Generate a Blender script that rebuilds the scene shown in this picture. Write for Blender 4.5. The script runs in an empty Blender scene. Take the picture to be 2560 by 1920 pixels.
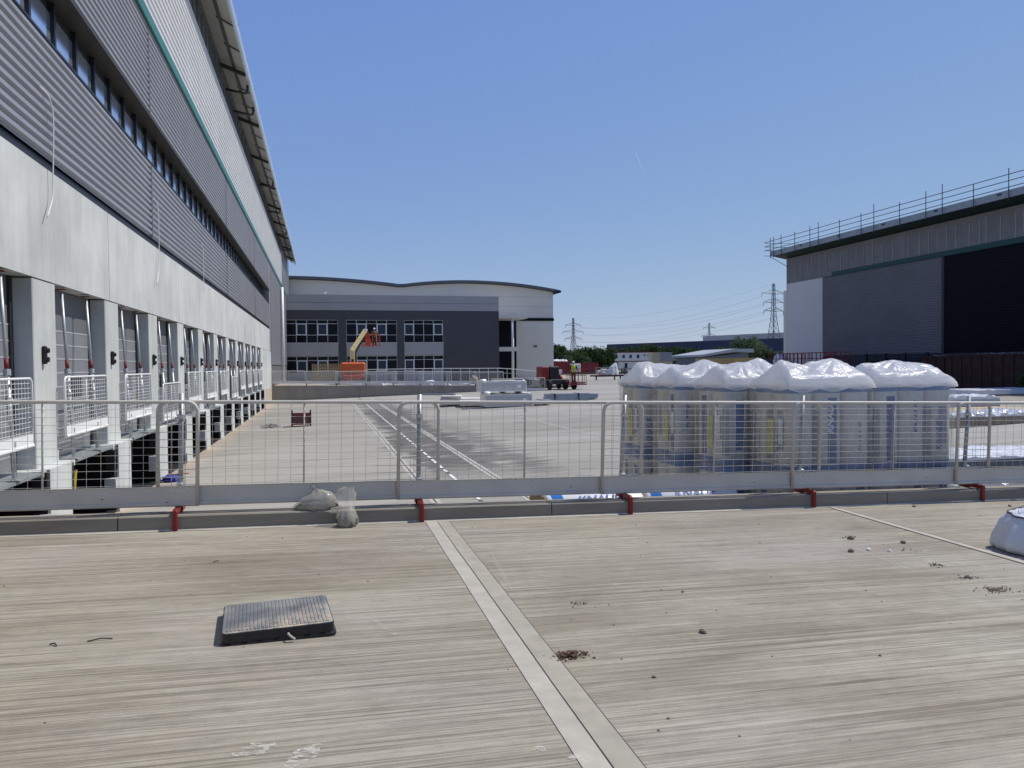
import bpy, math, random
from mathutils import Vector, Matrix, noise as mnoise
random.seed(7)
PI = math.pi
S = bpy.context.scene
COL = S.collection

# ------------------------------------------------------------------ camera
FPX, CX, CY = 1920.0, 1280.0, 960.0
YAW, PITCH, ROLL = math.radians(13.85), math.atan(47 / 1920.0), 0.0115
EYE = Vector((0, 0, 1.6))
FWD = Vector((math.sin(YAW) * math.cos(PITCH), math.cos(YAW) * math.cos(PITCH), -math.sin(PITCH)))
R0 = Vector((math.cos(YAW), -math.sin(YAW), 0))
U0 = R0.cross(FWD)
RGT = R0 * math.cos(ROLL) - U0 * math.sin(ROLL)
UPV = U0 * math.cos(ROLL) + R0 * math.sin(ROLL)
cam_d = bpy.data.cameras.new('camera')
cam = bpy.data.objects.new('camera', cam_d)
COL.objects.link(cam)
m = Matrix.Identity(4)
for i in range(3):
    m[i][0], m[i][1], m[i][2], m[i][3] = RGT[i], UPV[i], -FWD[i], EYE[i]
cam.matrix_world = m
cam_d.sensor_fit = 'HORIZONTAL'
cam_d.sensor_width = 36.0
cam_d.lens = 36.0 * FPX / 2560.0
cam_d.clip_start = 0.05
cam_d.clip_end = 30000
S.camera = cam

def at(px, py, axis, v):
    """the point of the plane axis = v seen at pixel px, py of the photograph (2560 x 1920)"""
    d = FWD + RGT * ((px - CX) / FPX) - UPV * ((py - CY) / FPX)
    return EYE + d * ((v - EYE[axis]) / d[axis])

# ------------------------------------------------------------------ light
SUN_EL, SUN_AZ = math.radians(55), math.radians(9)      # azimuth turned from +X towards +Y
sun_dir = Vector((math.cos(SUN_EL) * math.cos(SUN_AZ), math.cos(SUN_EL) * math.sin(SUN_AZ), math.sin(SUN_EL)))
W = bpy.data.worlds.new('World')
S.world = W
W.use_nodes = True
wn = W.node_tree.nodes
sky = wn.new('ShaderNodeTexSky')
sky.sky_type = 'NISHITA'
sky.sun_disc = False
sky.sun_elevation = SUN_EL
sky.sun_rotation = math.radians(81)
sky.altitude = 100
sky.air_density = 1.0
sky.dust_density = 0.0
sky.ozone_density = 3.5
wl_ = W.node_tree.links
_sx = wn.new('ShaderNodeSeparateColor'); _cx = wn.new('ShaderNodeCombineColor')
wl_.new(sky.outputs[0], _sx.inputs[0])
for _i, (_a, _g) in enumerate(((0.475, 0.60), (0.52, 0.50), (0.67, 0.12))):     # tame the sky's contrast as a phone camera does
    _m0 = wn.new('ShaderNodeMath'); _m0.operation = 'MULTIPLY'; _m0.inputs[1].default_value = 0.135
    _m1 = wn.new('ShaderNodeMath'); _m1.operation = 'POWER'; _m1.inputs[1].default_value = _g
    _m2 = wn.new('ShaderNodeMath'); _m2.operation = 'MULTIPLY'; _m2.inputs[1].default_value = _a * 10
    wl_.new(_sx.outputs[_i], _m0.inputs[0]); wl_.new(_m0.outputs[0], _m1.inputs[0]); wl_.new(_m1.outputs[0], _m2.inputs[0]); wl_.new(_m2.outputs[0], _cx.inputs[_i])
wl_.new(_cx.outputs[0], wn['Background'].inputs[0])
wn['Background'].inputs[1].default_value = 0.10
sl = bpy.data.lights.new('sun', 'SUN')
sl.energy = 4.3
sl.angle = math.radians(0.53)
sl.color = (1.0, 0.95, 0.87)
so = bpy.data.objects.new('sun', sl)
COL.objects.link(so)
so.rotation_euler = sun_dir.to_track_quat('Z', 'Y').to_euler()
S.view_settings.view_transform = 'Standard'
S.view_settings.look = 'None'
S.view_settings.exposure = 0.0
S.view_settings.gamma = 1.0

# ------------------------------------------------------------------ materials
MATS = {}
def lin(c):
    return tuple((x / 12.92 if x <= 0.04045 else ((x + 0.055) / 1.055) ** 2.4) for x in c)

class NT:
    """small helper around one material's node tree"""
    def __init__(s, name):
        s.m = bpy.data.materials.new(name); s.m.use_nodes = True
        s.t = s.m.node_tree; s.n = s.t.nodes; s.b = s.n['Principled BSDF']; s.out = s.n['Material Output']
    def link(s, a, b): s.t.links.new(a, b)
    def coord(s, scale=(1, 1, 1), kind='Object', rot=(0, 0, 0)):
        c = s.n.new('ShaderNodeTexCoord'); mp = s.n.new('ShaderNodeMapping')
        mp.inputs['Scale'].default_value = scale; mp.inputs['Rotation'].default_value = rot
        s.link(c.outputs[kind], mp.inputs[0]); return mp.outputs[0]
    def noise(s, vec, scale=1.0, detail=4, rough=0.55, dist=0.0):
        t = s.n.new('ShaderNodeTexNoise'); t.inputs['Scale'].default_value = scale
        t.inputs['Detail'].default_value = detail; t.inputs['Roughness'].default_value = rough
        t.inputs['Distortion'].default_value = dist
        s.link(vec, t.inputs['Vector']); return t.outputs['Fac']
    def ramp(s, fac, stops, interp='LINEAR'):
        r = s.n.new('ShaderNodeValToRGB'); r.color_ramp.interpolation = interp
        e = r.color_ramp.elements
        while len(e) > 1: e.remove(e[0])
        for i, (p, c) in enumerate(stops):
            if isinstance(c, (int, float)): c = (c, c, c)
            if i == 0: e[0].position = p; e[0].color = (*c, 1)
            else:
                q = e.new(p); q.color = (*c, 1)
        s.link(fac, r.inputs[0]); return r.outputs[0]
    def mix(s, a, b, fac, mode='MIX'):
        x = s.n.new('ShaderNodeMix'); x.data_type = 'RGBA'; x.blend_type = mode
        for sock, v in ((x.inputs[6], a), (x.inputs[7], b), (x.inputs[0], fac)):
            if hasattr(v, 'is_linked') or hasattr(v, 'links'): s.link(v, sock)
            elif isinstance(v, (tuple, list)): sock.default_value = (*v, 1)
            else: sock.default_value = v
        return x.outputs[2]
    def math(s, op, a, b=None, c=None, clamp=False):
        x = s.n.new('ShaderNodeMath'); x.operation = op; x.use_clamp = clamp
        for i, v in enumerate((a, b, c)):
            if v is None: continue
            if hasattr(v, 'links'): s.link(v, x.inputs[i])
            else: x.inputs[i].default_value = v
        return x.outputs[0]
    def sep(s, vec):
        x = s.n.new('ShaderNodeSeparateXYZ'); s.link(vec, x.inputs[0]); return x.outputs
    def color(s, c):
        if hasattr(c, 'links'): s.link(c, s.b.inputs['Base Color'])
        else: s.b.inputs['Base Color'].default_value = (*c, 1)
    def bump(s, h, strength=0.3, dist=0.01):
        b = s.n.new('ShaderNodeBump'); b.inputs['Strength'].default_value = strength; b.inputs['Distance'].default_value = dist
        s.link(h, b.inputs['Height']); s.link(b.outputs[0], s.b.inputs['Normal'])
    def set(s, rough=0.6, metal=0.0, spec=0.4, coat=0.0):
        s.b.inputs['Roughness'].default_value = rough; s.b.inputs['Metallic'].default_value = metal
        s.b.inputs['Specular IOR Level'].default_value = spec; s.b.inputs['Coat Weight'].default_value = coat

def M(name, col, rough=0.6, metal=0.0, var=0.12, scale=3.0, stretch=(1, 1, 1), bump=0.0, spec=0.4, dirt=None, coat=0.0):
    """plain coloured material with a soft procedural variation (and optional dirt colour in blotches)"""
    if name in MATS: return MATS[name]
    t = NT(name)
    v = t.coord(stretch)
    f = t.noise(v, scale, 5, 0.6)
    lo = tuple(max(0, c * (1 - var)) for c in col); hi = tuple(min(1, c * (1 + var)) for c in col)
    c = t.ramp(f, [(0.3, lo), (0.7, hi)])
    if dirt:
        g = t.noise(t.coord(), scale * 2.3, 6, 0.7)
        c = t.mix(c, dirt, t.ramp(g, [(0.55, 0.0), (0.72, 0.7)]))
    t.color(c); t.set(rough, metal, spec, coat)
    if bump: t.bump(f, bump, 0.01)
    MATS[name] = t.m
    return t.m

# foreground slab: brushed concrete, broom lines run along X
def slab_material():
    t = NT('brushed_concrete')
    o = t.coord()
    warp = t.noise(t.coord((0.5, 0.5, 0.5)), 1.3, 3)
    base = t.ramp(t.noise(t.coord((0.35, 0.9, 1)), 1.0, 5, 0.6, 0.6), [(0.30, (0.235, 0.208, 0.155)), (0.48, (0.335, 0.305, 0.238)), (0.70, (0.41, 0.38, 0.312))])
    violet = t.ramp(t.noise(t.coord((0.45, 0.55, 1)), 0.7, 3), [(0.45, 0.0), (0.68, 0.55)])
    base = t.mix(base, (0.36, 0.33, 0.31), violet)
    # fine brush lines
    rot = (0, 0, math.radians(1.0))
    s1 = t.noise(t.coord((1.3, 80, 1), rot=rot), 1.0, 4, 0.65, 0.25)
    s2 = t.noise(t.coord((0.8, 27, 1), rot=rot), 1.0, 5, 0.7, 0.3)
    s3 = t.noise(t.coord((0.45, 8, 1), rot=(0, 0, math.radians(2.0))), 1.0, 5, 0.7, 0.5)
    s4 = t.noise(t.coord((4.5, 190, 1), rot=rot), 1.0, 3, 0.65)
    c = t.mix(base, t.ramp(s1, [(0.3, 0.70), (0.52, 1.0), (0.72, 1.15)]), 0.85, 'MULTIPLY')
    c = t.mix(c, t.ramp(s4, [(0.3, 0.78), (0.55, 1.0), (0.75, 1.12)]), 0.8, 'MULTIPLY')
    c = t.mix(c, t.ramp(s2, [(0.32, 0.72), (0.48, 1.0), (0.72, 1.14)]), 0.9, 'MULTIPLY')
    c = t.mix(c, t.ramp(s3, [(0.27, 0.70), (0.45, 1.0), (0.75, 1.08)]), 0.8, 'MULTIPLY')
    # broken dark grooves
    gr = t.noise(t.coord((0.3, 34, 1), rot=(0, 0, math.radians(0.6))), 1.0, 2, 0.5, 0.1)
    brk = t.noise(t.coord((0.8, 2.5, 1)), 1.0, 3)
    gm = t.math('MULTIPLY', t.ramp(gr, [(0.33, 1.0), (0.38, 0.0)]), t.ramp(brk, [(0.42, 0.0), (0.62, 1.0)]))
    c = t.mix(c, (0.13, 0.11, 0.08), t.math('MULTIPLY', gm, 0.8))
    area = t.ramp(t.noise(t.coord((0.35, 1.1, 1)), 1.0, 4, 0.65, 0.4), [(0.34, 0.25), (0.56, 1.0)])
    for sc_, ln_, th_, k_ in ((46, 0.14, 0.44, 0.85), (84, 0.26, 0.46, 0.75), (19, 0.10, 0.40, 0.8)):
        g2 = t.noise(t.coord((ln_, sc_, 1), rot=(0, 0, math.radians(1.2))), 1.0, 3, 0.6, 0.12)
        c = t.mix(c, (0.17, 0.148, 0.108), t.math('MULTIPLY', t.math('MULTIPLY', t.ramp(g2, [(th_ - 0.05, 1.0), (th_ + 0.015, 0.0)]), area), k_))
    # pale laitance smears and white paint flecks
    sm = t.noise(t.coord((1.2, 6, 1)), 1.0, 6, 0.75, 0.6)
    c = t.mix(c, (0.52, 0.49, 0.45), t.ramp(sm, [(0.62, 0.0), (0.74, 0.5)]))
    speck = t.noise(o, 55, 2, 0.5)
    c = t.mix(c, (0.12, 0.10, 0.085), t.ramp(speck, [(0.76, 0.0), (0.80, 0.65)]))
    grain = t.noise(o, 260, 2, 0.5)
    c = t.mix(c, t.ramp(grain, [(0.3, 0.80), (0.7, 1.14)]), 0.75, 'MULTIPLY')
    mot = t.noise(t.coord((7, 12, 1)), 1.0, 5, 0.75, 0.4)
    c = t.mix(c, t.ramp(mot, [(0.3, 0.80), (0.5, 1.0), (0.72, 1.10)]), 0.75, 'MULTIPLY')
    t.color(c); t.set(0.85, 0, 0.25)
    h = t.math('ADD', t.math('MULTIPLY', s1, 0.7), t.math('MULTIPLY', s4, 0.5))
    t.bump(h, 0.55, 0.006)
    return t.m

def yard_material():
    t = NT('yard_concrete')
    base = t.ramp(t.noise(t.coord((0.05, 0.16, 1)), 1.0, 5, 0.6, 0.5), [(0.3, (0.24, 0.222, 0.185)), (0.52, (0.325, 0.307, 0.265)), (0.75, (0.385, 0.365, 0.32))])
    s2 = t.noise(t.coord((0.05, 2.2, 1), rot=(0, 0, math.radians(1))), 1.0, 5, 0.7, 0.4)
    c = t.mix(base, t.ramp(s2, [(0.3, 0.68), (0.48, 1.0), (0.72, 1.10)]), 0.9, 'MULTIPLY')
    s3 = t.noise(t.coord((0.12, 0.7, 1)), 1.0, 6, 0.7, 0.5)
    c = t.mix(c, (0.17, 0.155, 0.13), t.ramp(s3, [(0.55, 0.0), (0.70, 0.55)]))
    # damp stain along the drainage channel
    p = t.sep(t.coord())
    X, Y = p[0], p[1]
    inY = t.math('MULTIPLY', t.ramp(t.math('DIVIDE', Y, 100.0), [(0.178, 0.0), (0.20, 1.0), (0.44, 1.0), (0.62, 0.25), (0.66, 0.0)]), 1.0)
    edge = t.noise(t.coord((0.10, 0.9, 1)), 1.0, 5, 0.7, 0.6)
    off = t.math('ABSOLUTE', t.math('SUBTRACT', X, 3.55))
    wid = t.math('ADD', t.math('MULTIPLY', edge, 4.2), -0.75)
    wet = t.ramp(t.math('SUBTRACT', wid, off), [(0.0, 0.0), (0.22, 1.0)])
    patch = t.ramp(t.noise(t.coord((0.5, 1.6, 1)), 1.0, 4, 0.6), [(0.33, 0.3), (0.46, 1.0)])
    wm = t.math('MULTIPLY', t.math('MULTIPLY', wet, inY), patch)
    # second fan of damp streaks to the right of the channel
    inY2 = t.ramp(t.math('DIVIDE', Y, 100.0), [(0.165, 0.0), (0.19, 1.0), (0.27, 0.9), (0.42, 0.0)])
    off2 = t.math('ABSOLUTE', t.math('SUBTRACT', X, 5.2))
    e2 = t.noise(t.coord((0.16, 1.9, 1)), 1.0, 5, 0.7, 0.5)
    wet2 = t.ramp(t.math('SUBTRACT', t.math('ADD', t.math('MULTIPLY', e2, 5.2), -2.0), off2), [(0.0, 0.0), (0.4, 0.8)])
    wm = t.math('MAXIMUM', wm, t.math('MULTIPLY', wet2, inY2))
    c = t.mix(c, (0.085, 0.08, 0.072), t.math('MULTIPLY', wm, 0.85))
    # ochre dust along the dock wall
    oc = t.math('MULTIPLY', t.ramp(t.math('ADD', X, 4.2), [(0.0, 1.0), (0.9, 0.0)]), 0.75)
    c = t.mix(c, (0.50, 0.38, 0.26), oc)
    t.color(c); t.set(0.8, 0, 0.3)
    return t.m

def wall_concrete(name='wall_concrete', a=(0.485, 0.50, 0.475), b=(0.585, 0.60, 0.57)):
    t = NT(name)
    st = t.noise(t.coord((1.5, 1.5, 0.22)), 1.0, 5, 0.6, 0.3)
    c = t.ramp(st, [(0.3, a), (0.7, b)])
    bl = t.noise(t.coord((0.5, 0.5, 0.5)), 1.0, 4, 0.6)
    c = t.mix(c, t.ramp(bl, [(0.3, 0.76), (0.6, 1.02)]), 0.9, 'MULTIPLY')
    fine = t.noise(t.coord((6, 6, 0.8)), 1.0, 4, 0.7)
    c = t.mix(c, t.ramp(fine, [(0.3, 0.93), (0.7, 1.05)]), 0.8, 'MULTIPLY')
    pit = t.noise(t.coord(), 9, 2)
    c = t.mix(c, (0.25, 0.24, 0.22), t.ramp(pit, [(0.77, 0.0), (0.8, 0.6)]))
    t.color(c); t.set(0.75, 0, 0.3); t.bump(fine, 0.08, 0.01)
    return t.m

def kerb_material():
    t = NT('kerb_concrete')
    f = t.noise(t.coord((0.7, 0.7, 5)), 1.0, 5, 0.7, 0.4)
    c = t.ramp(f, [(0.3, (0.20, 0.18, 0.145)), (0.7, (0.28, 0.255, 0.21))])
    g = t.noise(t.coord((1, 1, 1)), 7, 5, 0.7)
    c = t.mix(c, (0.2, 0.17, 0.13), t.ramp(g, [(0.6, 0.0), (0.75, 0.6)]))
    p = t.noise(t.coord(), 60, 2)
    c = t.mix(c, (0.15, 0.14, 0.12), t.ramp(p, [(0.72, 0.0), (0.78, 0.7)]))
    t.color(c); t.set(0.85, 0, 0.25); t.bump(p, 0.15, 0.004)
    return t.m

def barrier_metal():
    t = NT('barrier_galvanised')
    f = t.noise(t.coord((0.8, 0.8, 0.8)), 3, 4)
    c = t.ramp(f, [(0.3, (0.47, 0.445, 0.39)), (0.7, (0.56, 0.535, 0.475))])
    sp = t.noise(t.coord((1, 1, 1.3)), 38, 2, 0.5)
    m2 = t.noise(t.coord(), 3.3, 2)
    chip = t.math('MULTIPLY', t.ramp(sp, [(0.70, 0.0), (0.73, 1.0)]), t.ramp(m2, [(0.42, 0.0), (0.55, 1.0)]))
    c = t.mix(c, (0.05, 0.04, 0.035), chip)
    t.color(c); t.set(0.5, 0.0, 0.45)
    return t.m

def sheet_film(name, tint=(0.86, 0.87, 0.88), alpha=0.82, rough=0.22):
    """thin plastic: partly see-through, glossy"""
    t = NT(name)
    tr = t.n.new('ShaderNodeBsdfTransparent'); mx = t.n.new('ShaderNodeMixShader')
    f = t.noise(t.coord(), 5, 4)
    t.color(t.ramp(f, [(0.3, tuple(x * 0.9 for x in tint)), (0.7, tint)])); t.set(rough, 0, 0.5)
    t.link(t.ramp(t.noise(t.coord((1, 1, 0.3)), 3, 3), [(0.3, alpha - 0.1), (0.7, min(1, alpha + 0.1))]), mx.inputs[0])
    t.link(tr.outputs[0], mx.inputs[1]); t.link(t.b.outputs[0], mx.inputs[2]); t.link(mx.outputs[0], t.out.inputs[0])
    return t.m

def hood_film():
    t = NT('white_hood_film')
    f = t.noise(t.coord((1, 1, 1)), 3, 5, 0.6)
    t.color(t.ramp(f, [(0.3, (0.86, 0.85, 0.81)), (0.7, (0.92, 0.905, 0.87))])); t.set(0.28, 0, 0.5)
    tl = t.n.new('ShaderNodeBsdfTranslucent'); tl.inputs[0].default_value = (0.95, 0.93, 0.89, 1)
    mx = t.n.new('ShaderNodeMixShader'); mx.inputs[0].default_value = 0.6
    w = t.noise(t.coord((3, 3, 9), rot=(0.3, 0.5, 0.4)), 2.2, 4, 0.6, 0.8)
    b = t.n.new('ShaderNodeBump'); b.inputs['Strength'].default_value = 0.30; b.inputs['Distance'].default_value = 0.05
    t.link(w, b.inputs['Height']); t.link(b.outputs[0], t.b.inputs['Normal'])
    t.link(t.b.outputs[0], mx.inputs[1]); t.link(tl.outputs[0], mx.inputs[2]); t.link(mx.outputs[0], t.out.inputs[0])
    return t.m

def roll_material(name, label_col, lo=0.22, hi=0.9):
    """printed film of an insulation roll: pale with a blue band at both ends and a coloured panel on one side"""
    t = NT(name)
    p = t.sep(t.coord())
    f = t.noise(t.coord((2, 2, 0.5)), 4, 4)
    c = t.ramp(f, [(0.3, (0.52, 0.49, 0.43)), (0.7, (0.64, 0.61, 0.55))])
    ang = t.math('ARCTAN2', p[1], p[0])
    z = p[2]
    top = t.math('GREATER_THAN', z, 1.01); bot = t.math('LESS_THAN', z, 0.10)
    c = t.mix(c, (0.045, 0.14, 0.36), t.math('MAXIMUM', top, bot))
    inz = t.math('MULTIPLY', t.math('GREATER_THAN', z, lo), t.math('LESS_THAN', z, hi))
    ina = t.math('LESS_THAN', t.math('ABSOLUTE', t.math('ADD', ang, 1.40)), 0.30)
    c = t.mix(c, label_col, t.math('MULTIPLY', inz, ina))
    inb = t.math('LESS_THAN', t.math('ABSOLUTE', t.math('ADD', ang, 2.35)), 0.22)
    inz2 = t.math('MULTIPLY', t.math('GREATER_THAN', z, 0.15), t.math('LESS_THAN', z, 0.8))
    c = t.mix(c, (0.22, 0.24, 0.27), t.math('MULTIPLY', t.math('MULTIPLY', inb, inz2), 0.8))
    t.color(c); t.set(0.35, 0, 0.5)
    t.bump(t.noise(t.coord((1, 1, 6)), 6, 3), 0.15, 0.02)
    return t.m

def leaf_material(name, a, b):
    t = NT(name)
    oi = t.n.new('ShaderNodeObjectInfo')
    f = t.noise(t.coord(), 0.9, 4, 0.7)
    g = t.noise(t.coord(), 6.0, 2, 0.7)
    c = t.mix(t.ramp(f, [(0.3, a), (0.7, b)]), t.ramp(g, [(0.3, 0.6), (0.7, 1.3)]), 0.8, 'MULTIPLY')
    t.color(c); t.set(0.8, 0, 0.08)
    tl = t.n.new('ShaderNodeBsdfTranslucent'); t.link(c, tl.inputs[0])
    mx = t.n.new('ShaderNodeMixShader'); mx.inputs[0].default_value = 0.25
    t.link(t.b.outputs[0], mx.inputs[1]); t.link(tl.outputs[0], mx.inputs[2]); t.link(mx.outputs[0], t.out.inputs[0])
    return t.m

def glass_material(name, col, rough=0.05, metal=0.0, spec=0.3):
    t = NT(name)
    f = t.noise(t.coord((0.3, 0.3, 0.6)), 1.0, 2)
    t.color(t.ramp(f, [(0.35, tuple(c * 0.88 for c in col)), (0.65, col)])); t.set(rough, metal, spec)
    return t.m

def lid_material():
    t = NT('lid_plate')
    f = t.noise(t.coord((1, 1, 1)), 5, 5, 0.6)
    c = t.ramp(f, [(0.35, (0.12, 0.125, 0.13)), (0.65, (0.27, 0.265, 0.245))])
    p = t.sep(t.coord())
    near = t.ramp(t.math('ADD', t.math('MULTIPLY', p[1], -1.6), t.math('MULTIPLY', p[0], 0.9)), [(0.0, 0.0), (0.35, 0.9)])
    c = t.mix(c, (0.52, 0.42, 0.30), t.math('MULTIPLY', near, t.ramp(t.noise(t.coord(), 14, 5, 0.7), [(0.42, 0.0), (0.62, 1.0)])))
    sp = t.noise(t.coord(), 45, 2)
    c = t.mix(c, (0.6, 0.6, 0.58), t.ramp(sp, [(0.74, 0.0), (0.78, 0.8)]))
    t.color(c); t.set(0.5, 0.0, 0.5)
    return t.m

# ------------------------------------------------------------------ mesh builder
class MB:
    def __init__(s): s.v = []; s.f = []
    def add(s, vs, fs):
        o = len(s.v); s.v += [tuple(p) for p in vs]; s.f += [tuple(i + o for i in q) for q in fs]; return s
    def box(s, x0, x1, y0, y1, z0, z1):
        return s.add([(x0, y0, z0), (x1, y0, z0), (x1, y1, z0), (x0, y1, z0), (x0, y0, z1), (x1, y0, z1), (x1, y1, z1), (x0, y1, z1)],
                     [(0, 3, 2, 1), (4, 5, 6, 7), (0, 1, 5, 4), (1, 2, 6, 5), (2, 3, 7, 6), (3, 0, 4, 7)])
    def cbox(s, c, d, bev=0.0):
        if bev <= 0: return s.box(c[0] - d[0] / 2, c[0] + d[0] / 2, c[1] - d[1] / 2, c[1] + d[1] / 2, c[2] - d[2] / 2, c[2] + d[2] / 2)
        b = bev; hx, hy, hz = d[0] / 2, d[1] / 2, d[2] / 2
        ring = [(-hx + b, -hy), (hx - b, -hy), (hx, -hy + b), (hx, hy - b), (hx - b, hy), (-hx + b, hy), (-hx, hy - b), (-hx, -hy + b)]
        inn = [(x * (hx - b) / hx, y * (hy - b) / hy) for x, y in ring]
        vs = []
        for z, r in ((-hz, inn), (-hz + b, ring), (hz - b, ring), (hz, inn)):
            vs += [(c[0] + x, c[1] + y, c[2] + z) for x, y in r]
        fs = [tuple(range(7, -1, -1)), tuple(range(24, 32))]
        for k in range(3):
            for i in range(8):
                j = (i + 1) % 8; fs.append((k * 8 + i, k * 8 + j, k * 8 + 8 + j, k * 8 + 8 + i))
        return s.add(vs, fs)
    def bar(s, p, q, w, h, up=(0, 0, 1)):
        p, q = Vector(p), Vector(q); d = (q - p).normalized(); u = Vector(up)
        if abs(d.dot(u)) > 0.98: u = Vector((1, 0, 0))
        a = d.cross(u).normalized(); b = a.cross(d)
        vs = []
        for e in (p, q):
            for i, j in ((-1, -1), (1, -1), (1, 1), (-1, 1)): vs.append(e + a * (i * w / 2) + b * (j * h / 2))
        return s.add(vs, [(0, 1, 2, 3), (7, 6, 5, 4), (0, 4, 5, 1), (1, 5, 6, 2), (2, 6, 7, 3), (3, 7, 4, 0)])
    def tube(s, pts, r, n=8, caps=True, closed=False):
        pts = [Vector(p) for p in pts]; N = len(pts); vs = []; prev = None
        for i, p in enumerate(pts):
            if closed: d = pts[(i + 1) % N] - pts[i - 1]
            else: d = (pts[min(i + 1, N - 1)] - pts[max(i - 1, 0)])
            d.normalize()
            if prev is None:
                a = d.cross(Vector((0, 0, 1)))
                if a.length < 0.05: a = d.cross(Vector((1, 0, 0)))
            else:
                a = prev - d * prev.dot(d)
            a.normalize(); prev = a; b = d.cross(a)
            rr = r[i] if isinstance(r, (list, tuple)) else r
            for k in range(n):
                t = 2 * PI * k / n; vs.append(p + a * (math.cos(t) * rr) + b * (math.sin(t) * rr))
        fs = []
        for i in range(N if closed else N - 1):
            j = (i + 1) % N
            for k in range(n):
                l = (k + 1) % n; fs.append((i * n + k, i * n + l, j * n + l, j * n + k))
        if caps and not closed: fs += [tuple(range(n - 1, -1, -1)), tuple((N - 1) * n + k for k in range(n))]
        return s.add(vs, fs)
    def prism(s, poly, axis, a0, a1):
        """2-D polygon (in the two other axes, cyclic order) pushed along axis"""
        n = len(poly); vs = []
        for a in (a0, a1):
            for u, w in poly:
                vs.append({0: (a, u, w), 1: (u, a, w), 2: (u, w, a)}[axis])
        fs = [tuple(range(n - 1, -1, -1)), tuple(range(n, 2 * n))]
        for i in range(n):
            j = (i + 1) % n; fs.append((i, j, n + j, n + i))
        return s.add(vs, fs)
    def strip(s, prof, axis, a0, a1):
        """open profile extruded (corrugated sheet)"""
        n = len(prof); vs = []
        for a in (a0, a1):
            for u, w in prof:
                vs.append({0: (a, u, w), 1: (u, a, w), 2: (u, w, a)}[axis])
        return s.add(vs, [(i, i + 1, n + i + 1, n + i) for i in range(n - 1)])
    def lathe(s, prof, c=(0, 0, 0), n=20, axis=2):
        vs = []
        for r, z in prof:
            for k in range(n):
                t = 2 * PI * k / n; p = (r * math.cos(t), r * math.sin(t), z)
                if axis == 0: p = (p[2], p[0], p[1])
                if axis == 1: p = (p[1], p[2], p[0])
                vs.append((c[0] + p[0], c[1] + p[1], c[2] + p[2]))
        fs = []
        for i in range(len(prof) - 1):
            for k in range(n):
                l = (k + 1) % n; fs.append((i * n + k, i * n + l, (i + 1) * n + l, (i + 1) * n + k))
        fs += [tuple(range(n - 1, -1, -1)), tuple((len(prof) - 1) * n + k for k in range(n))]
        return s.add(vs, fs)
    def blob(s, c, rad, seed=0, amp=0.15, freq=2.0, nu=24, nv=14, power=1.0, flat=None):
        vs = []; fs = []
        for j in range(nv + 1):
            ph = -PI / 2 + PI * j / nv
            for i in range(nu):
                th = 2 * PI * i / nu
                d = Vector((math.cos(ph) * math.cos(th), math.cos(ph) * math.sin(th), math.sin(ph)))
                q = Vector([math.copysign(abs(x) ** power, x) for x in d])
                k = 1 + amp * mnoise.noise(d * freq + Vector((seed * 7.1, seed * 3.3, 0)))
                p = Vector((c[0] + q[0] * rad[0] * k, c[1] + q[1] * rad[1] * k, c[2] + q[2] * rad[2] * k))
                if flat is not None and p.z < flat: p.z = flat + 0.02 * (p.z - flat)
                vs.append(p)
        for j in range(nv):
            for i in range(nu):
                l = (i + 1) % nu; fs.append((j * nu + i, j * nu + l, (j + 1) * nu + l, (j + 1) * nu + i))
        return s.add(vs, fs)
    def build(s, name, mat, parent=None, world=False, smooth=False, loc=None):
        off = Vector((0, 0, 0))
        if world:
            q = parent
            while q is not None: off += q.location; q = q.parent
        me = bpy.data.meshes.new(name)
        me.from_pydata([tuple(Vector(v) - off) for v in s.v], [], s.f)
        me.update()
        if smooth:
            for p in me.polygons: p.use_smooth = True
        me.materials.append(mat)
        o = bpy.data.objects.new(name, me); COL.objects.link(o)
        if parent is not None: o.parent = parent
        if loc is not None: o.location = loc
        return o

def tag(o, label=None, cat=None, group=None, kind=None):
    if label: o['label'] = label
    if cat: o['category'] = cat
    if group: o['group'] = group
    if kind: o['kind'] = kind
    return o
def thing(name, label, cat, loc=(0, 0, 0), rz=0.0, group=None):
    o = bpy.data.objects.new(name, None); COL.objects.link(o)
    o.empty_display_size = 0.2; o.location = loc; o.rotation_euler = (0, 0, rz)
    return tag(o, label, cat, group)
def kids(o): return [c for c in bpy.data.objects if c.parent == o]
KID = {}
def remember(o):
    KID[o] = kids(o)
    for c in KID[o]: remember(c)
def copy_tree(o, parent=None):
    c = o.copy(); COL.objects.link(c); c.parent = parent
    for ch in KID[o]: copy_tree(ch, c)
    return c
ORD = ['first', 'second', 'third', 'fourth', 'fifth', 'sixth', 'seventh', 'eighth', 'ninth', 'tenth', 'eleventh', 'twelfth', 'thirteenth', 'fourteenth', 'fifteenth']

SLAB = slab_material(); YARD = yard_material(); CONC = wall_concrete(); KERB = kerb_material()
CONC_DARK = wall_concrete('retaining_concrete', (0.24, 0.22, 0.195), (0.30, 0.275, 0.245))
BARR = barrier_metal(); HOOD = hood_film(); LID = lid_material()
GALV = M('galvanised_steel', (0.42, 0.44, 0.45), 0.42, 0.4, 0.15, 6, spec=0.5)
POLE = M('scaffold_tube', (0.33, 0.34, 0.34), 0.45, 0.5, 0.2, 8)
RED = M('red_paint', (0.22, 0.014, 0.012), 0.45, 0, 0.2, 6)
WHITE = M('white_paint', (0.78, 0.78, 0.77), 0.5, 0, 0.05, 3)
BLACK = M('black_rubber', (0.012, 0.012, 0.013), 0.6, 0, 0.2, 5)
DARK = M('dark_interior', (0.02, 0.02, 0.022), 0.8, 0, 0.2, 2)
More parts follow.
